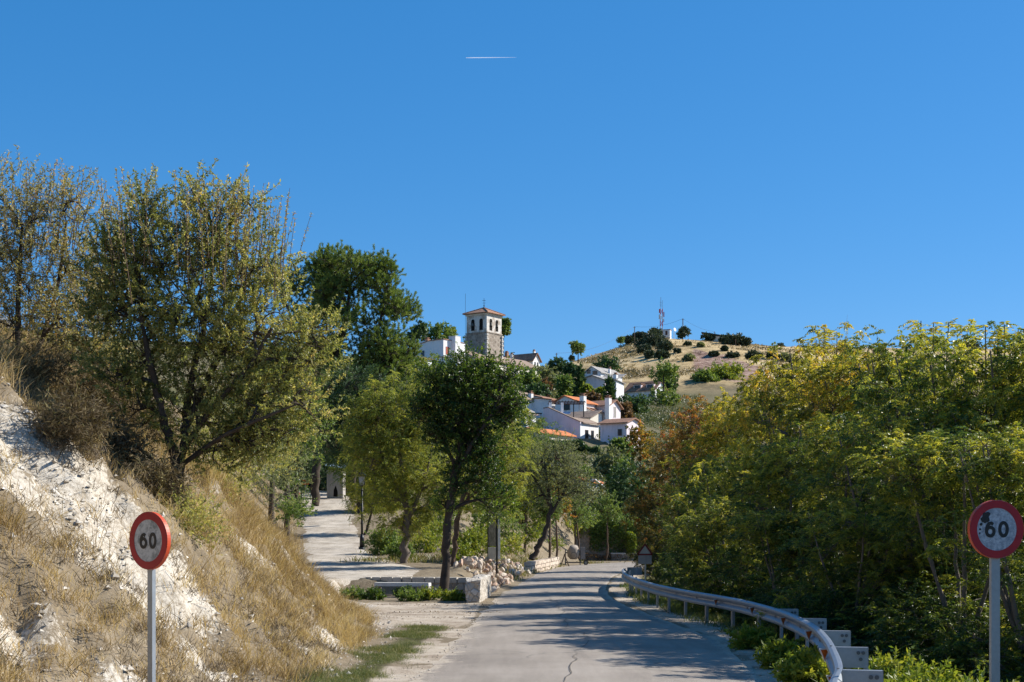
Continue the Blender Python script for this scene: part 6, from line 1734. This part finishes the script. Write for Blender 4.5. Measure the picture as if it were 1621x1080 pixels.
    e = B.zz(684.5); B.vol(2.6, 9.0, [(0, e), (1.6, e+.62), (2.6, e+.4)], 'L', M_CREAM, M_TILEO, .4, .14)
    B.shift(886, 203); e = B.zz(694); B.vol(1.6, 6.0, [(0, e-.1), (1.6, e+.5)], 'L', M_CREAM, M_TILEO, .3, .14)

    B = Bld('tiled_cottage', 'white cottage with a tiled roof and teal awning half hidden right of the leaning olive', 'house', 938, 806, 150, down=2)
    e = B.zz(768); B.vol(3, 2.2, [(0, B.zz(758)), (2.2, B.zz(772))], 'R', M_WHITE, None)
    B.vol(2.2, 2.2, [(0, B.zz(765)), (2.2, B.zz(757))], 'L', None, M_TILEO, .25, .14, walls=False)
    B.vol(3, 2.2, [(0.4, B.zz(762)), (2.2, B.zz(772.5))], 'R', None, M_WHITE, .3, .12, walls=False)
    q = [B.p(-.05, .4, B.zz(786)), B.p(-1.0, .4, B.zz(797)), B.p(-1.0, .4, B.zz(798)), B.p(-.05, .4, B.zz(787))]
    MB().prism(q, B.tr*1.6).build('awning', plain('awning_teal', (.10,.30,.30), .7, .2), B.root)
    B.win('R', 1.4, B.zz(800), .6, .9)
    B = Bld('white_cottage', 'white walled cottage glimpsed behind the top of the leaning olive', 'house', 872, 752, 162, down=4)
    B.vol(2, 2, [(0, B.zz(727)), (1, B.zz(722)), (2, B.zz(727))], 'L', M_WHITE, M_TILE, .3, .14); B.win('R', 1.0, B.zz(740), .5, .8)
cluster()

# ------------------------------------------------------------------ far hill: mast, hut, shed, poles, oaks
def hilltop():
    Y = 520; k = Y/F
    c = at(1047, 523, Y); g = gz(c[0], Y)
    root = empty('radio_mast', (c[0], Y, g), 'red and white lattice radio mast on top of the dry hill', 'mast')
    zt = at(0, 489, Y)[2]; M_R = plain('mast_red', (.50,.05,.04), .5, .4); M_W = plain('mast_white', (.55,.55,.55), .5, .4); M_G = plain('mast_grey', (.16,.17,.18), .6, .4)
    n = 5
    for i in range(n):
        z0 = g + (zt-g)*i/n; z1 = g+(zt-g)*(i+1)/n; mb = MB(); h = .42
        for sx in (-h, h):
            for sy in (-h, h): mb.tube([(c[0]+sx, Y+sy, z0), (c[0]+sx, Y+sy, z1-.01)], .10, 5)
        mb.tube([(c[0]-h, Y-h, z0), (c[0]+h, Y-h, z1)], .06, 4); mb.tube([(c[0]+h, Y-h, z0), (c[0]-h, Y-h, z1)], .06, 4); mb.tube([(c[0]-h, Y+h, z0), (c[0]+h, Y-h, z1)], .06, 4)
        mb.build('mast_section', M_R if i in (0, 2, 4) else M_W, root)
    for dx, z, s in ((-.8, .72, 1.6), (.85, .80, 1.8), (-.75, .92, 1.4), (.8, .6, 1.2)):
        MB().box((c[0]+dx, Y-.4, g+(zt-g)*z), (.34,.25,s)).build('panel_antenna', M_R if z > .75 else M_W, root)
    zt2 = at(0, 474, Y)[2]; mb = MB(); mb.tube([(c[0]-.2, Y, zt), (c[0]-.2, Y, zt2+.8)], .07, 5); mb.tube([(c[0]+.45, Y, zt-1), (c[0]+.45, Y, zt2-.3)], .05, 5)
    for z in (.3,.5,.7): mb.tube([(c[0]-.65, Y, zt+(zt2-zt)*z), (c[0]+.25, Y, zt+(zt2-zt)*z)], .05, 4)
    mb.build('whip_antenna', M_G, root)
    # hut
    c = at(1056.5, 530, 522); B = Bld('equipment_hut', 'small pale equipment hut beside the mast on the hilltop', 'hut', 1060.5, 531, 517, math.radians(20), 2, 'buildings on the dry hill')
    B.vol(2.6, 2.2, [(0, B.zz(522.3)), (2.6, B.zz(522.3))], 'L', M_BLUEW, M_TILE, .15, .2); B.win('L', 1.3, B.zz(530), .7, 1.4, 'door', M_FRAMEW, M_WOOD)
    # fence post pair and a small dish
    p = at(1067, 530, 521); g = gz(p[0], 521); root = empty('satellite_dish', (p[0], 521, g), 'small white dish on a pole between hut and round oak', 'dish')
    MB().tube([(p[0], 521, g-.3), (p[0], 521, p[2]+1.5)], .1, 6).build('pole', M_W, root)
    q = np.array([p[0], 520.8, p[2]+1.7]); MB().tube([q, q+np.array([.12,-.12,.05]), q+np.array([.3,-.3,.12])], [.1,.45,.7], 12).build('reflector', M_W, root)
    # open shed with a dark flat roof
    B = Bld('open_shed', 'long low shed with a dark flat roof among the oaks on the hill', 'shed', 1132, 541, 518, math.radians(12), 2, 'buildings on the dry hill')
    z = B.zz(530); MB().prism([B.p(-4.5, 0, z-1.0), B.p(5, 0, z+.75), B.p(5, 0, z+1.2), B.p(-4.5, 0, z-.5)], B.tr*4).build('roof', plain('shed_roof', (.05,.05,.05), .7, .3), B.root)
    MB().prism([B.p(-3.5, .5, B.z0), B.p(1.6, .5, B.z0), B.p(1.6, .5, z-.1), B.p(-3.5, .5, z-.95)], B.tr*3).build('wall', M_CREAM, B.root)
    MB().box(B.p(4.6, .5, (z+B.z0)/2+.2), (.2,.2,z-B.z0)).build('post', M_IRON, B.root)
    # poles and wire
    M_P = plain('pole_wood', (.17,.12,.08), .85, .2); tops = []
    for px, top, bot, Y, w, lb in ((1081,504.5,534,515,.16,'tall wooden utility pole in front of the round oak on the hill'), (1004.5,517,531,508,.13,'short utility pole left of the oak clump on the hill'), (1164.5,537,560,500,.12,'thin pole on the hill face under the oak hedge'),
                                   (881,559,580,430,.13,'utility pole on the saddle left of the lone pine'), (1131,525,541,545,.1,'small pole behind the shed roof on the hill')):
        t = at(px, top, Y); g = gz(t[0], Y); root = empty('utility_pole', (t[0], Y, g), lb, 'utility pole', 'utility poles on the hill')
        MB().tube([(t[0], Y, min(g, t[2]-2)-.5), (t[0], Y, t[2])], [w*1.25, w], 6).build('pole', M_P, root)
        MB().box((t[0], Y, t[2]-.35), (.9,.1,.1)).build('crossarm', M_P, root); tops.append(t)
    def wire(a, b, sag, lb):
        P = [a+(b-a)*u - np.array([0,0,sag*4*u*(1-u)]) for u in np.linspace(0, 1, 14)]
        tag(MB().tube(P, .03, 4).build('power_line', M_IRON, None, False, a), lb, 'power line', 'power lines')
    wire(tops[0], tops[4], .9, 'sagging wire from the tall utility pole to the shed'); wire(tops[1], tops[0], 1.2, 'wire between the short and the tall utility pole'); wire(tops[3], tops[1], 2.5, 'long wire climbing over the lone pine to the hilltop')
    # rock ledge over the scarp
    # oaks
    OK = [(1018,545,15,10,'big dark oak left of the mast'), (1036,538,22,15,'largest dark oak in the clump under the mast'), (1012,533,14,8,'low oak at the left edge of the clump under the mast'), (1038,521,12,8,'oak right at the foot of the mast'),
          (996,538,9,7,'small oak left of the clump, on the skyline'), (1052,549,15,12,'oak at the lower right of the clump'), (1020,553,12,9,'oak at the bottom of the clump, left side'), (1049,562,13,8,'squat oak below the clump'), (1028,562,9,8,'small oak below the clump, left side'),
          (1083,526,12.5,10,'round oak behind the tall utility pole'), (1122,534,11,8,'oak under the shed roof'), (1149,538,14,10,'left oak of the hedge right of the shed'), (1165,538,16,11,'tallest oak of the hedge right of the shed'), (1180,541,10,9,'right end oak of the hedge right of the shed'),
          (1235,543,8.5,7,'lone dark oak on the skyline right of the hedge'), (1194,563,14,9,'dark oak on the hill face below the hedge'), (1222,564,9,6,'grey bush on the hill face below the lone skyline oak'), (1240,566,12,8,'green grey bush at the right end of the hill face'),
          (1088,545,7,4,'low bush on the hill face below the tall pole'), (1109,546,5,4,'tiny green bush on the hill face left of the shed'), (1147,552,5,5,'tiny bush below the hedge'), (1160,564,11,5,'spreading dry bush above the red scarp'), (1090,567,9,6,'green bush left of the red scarp'),
          (1072,556,5,4,'tiny bush in the middle of the hill face'), (1130,561,8,4,'dry low bush above the scarp, left side'), (905,561,4.5,5,'little dark bush left of the lone pine'), (1262,575,14,12,'dark bush where the hill meets the golden tree tops'), (1530,540,20,9,'dark oak row seen over the thicket at the right')]
    r = np.random.default_rng(31)
    for i, (px, py, rx, rz, lb) in enumerate(OK):
        Yk = hit(px, py+rz*.75, 380, 560)
        if Yk is None: Yk = 514 if px < 1200 else 535
        c = at(px, py, Yk); kk = Yk/F; R = rx*kk*.84; RZ = rz*kk*.88; g = gz(c[0], Yk)
        c[2] = min(max(c[2], g+RZ*.5), g+RZ*1.3)
        lobes = [(np.array([0,0,c[2]-g]), (R*.8,R*.8,RZ*.85))] + [(np.array([R*.6*math.cos(a), R*.5*math.sin(a), c[2]-g+RZ*(-.4+.6*r.random())]), (R*.45,R*.45,RZ*.5)) for a in r.random(5)*6.28]
        (_, _), LV = grow(800+i, lobes, [], 'simple', int(60+R*45), R*.25, (.62,.36), conn=False, nleaf=14, up=.3, shell=.4)
        o = link('holm_oak', LV.mesh('holm_oak'), L_OAK if i not in (17,19,22) else L_OLIVE, None, (c[0], Yk, g)); tag(o, lb, 'oak', 'dark oaks on the dry hill')
    # lone pine on the saddle ridge
    far_tree('pine_tree', 915, 551, 11.5, 10.5, 474, 880, L_PINE, 'lone round pine standing on the ridge of the hill saddle', 'pine', None, .6, 260, 16)
    far_tree('pine_tree', 982, 539, 5, 5, 500, 881, L_PINE, 'tiny pale pine on the skyline left of the oak clump', 'pine', None, .6, 90, 14)
hilltop()

# ------------------------------------------------------------------ jet trail, very high and far
def contrail():
    Y = 9000; a = at(738, 91.6, Y); b = at(818, 91, Y+400)
    mb = MB(); P = [a+(b-a)*u for u in np.linspace(0, 1, 10)]
    mb.tube(P, [2.2,2.8,2.8,2.6,2.4,2.1,1.8,1.4,.9,.3], 8)
    t = NT('ice_cloud'); q = t.bsdf((.9,.92,.95), 1, 0, finish=False); tr = t.n('ShaderNodeBsdfTransparent'); mx = t.n('ShaderNodeMixShader'); mx.inputs[0].default_value = .28
    t.l(tr.outputs[0], mx.inputs[1]); t.l(q.outputs[0], mx.inputs[2]); t.l(mx.outputs[0], t.out.inputs['Surface'])
    o = mb.build('contrail', t.m, None, True, a); tag(o, 'thin white jet trail high in the clear blue sky', 'contrail')
contrail()
# ------------------------------------------------------------------ light, sky, camera
SUN_AZ, SUN_EL = 74.0, 36.5     # azimuth from +Y towards +X
def lighting():
    w = bpy.data.worlds.new('World'); SC.world = w; w.use_nodes = True
    nt = w.node_tree; nt.nodes.clear()
    out = nt.nodes.new('ShaderNodeOutputWorld'); bg = nt.nodes.new('ShaderNodeBackground')
    sky = nt.nodes.new('ShaderNodeTexSky'); sky.sky_type = 'NISHITA'; sky.sun_disc = False
    sky.sun_elevation = math.radians(SUN_EL); sky.sun_rotation = math.radians(SUN_AZ)
    sky.altitude = 900; sky.air_density = .9; sky.dust_density = .5; sky.ozone_density = 9.0
    hs = nt.nodes.new('ShaderNodeHueSaturation'); hs.inputs['Saturation'].default_value = 1.46; hs.inputs['Value'].default_value = 1.55
    gm = nt.nodes.new('ShaderNodeGamma'); gm.inputs[1].default_value = .6
    nt.links.new(sky.outputs[0], gm.inputs[0]); nt.links.new(gm.outputs[0], hs.inputs['Color']); tn = nt.nodes.new('ShaderNodeMix'); tn.data_type = 'RGBA'; tn.blend_type = 'MULTIPLY'; tn.inputs[0].default_value = 1; tn.inputs[7].default_value = (1.0, .97, 1.02, 1)
    nt.links.new(hs.outputs[0], tn.inputs[6]); nt.links.new(tn.outputs[2], bg.inputs[0])
    bg.inputs[1].default_value = .120
    nt.links.new(bg.outputs[0], out.inputs[0])
    l = bpy.data.lights.new('Sun', 'SUN'); l.energy = 5.0; l.angle = math.radians(.5); l.color = (1, .96, .89)
    o = bpy.data.objects.new('Sun', l); COL.objects.link(o)
    az, el = math.radians(SUN_AZ), math.radians(SUN_EL)
    d = Vector((math.sin(az)*math.cos(el), math.cos(az)*math.cos(el), math.sin(el)))
    o.rotation_euler = d.to_track_quat('Z', 'Y').to_euler(); o.location = d*100
lighting()

cam = bpy.data.cameras.new('Camera'); co = bpy.data.objects.new('Camera', cam); COL.objects.link(co)
co.location = (0, 0, CAM_Z); co.rotation_euler = (math.radians(90), 0, 0)
cam.sensor_fit = 'HORIZONTAL'; cam.sensor_width = 36; cam.lens = F/1621*36
cam.shift_y = (HY-540)/1621
cam.clip_start = .1; cam.clip_end = 30000
SC.camera = co
SC.view_settings.view_transform = 'Standard'; SC.view_settings.look = 'None'
SC.view_settings.exposure = .62; SC.view_settings.gamma = 1
SC.render.engine = 'CYCLES'
SC.cycles.max_bounces = 7; SC.cycles.transparent_max_bounces = 4; SC.cycles.diffuse_bounces = 3; SC.cycles.transmission_bounces = 4
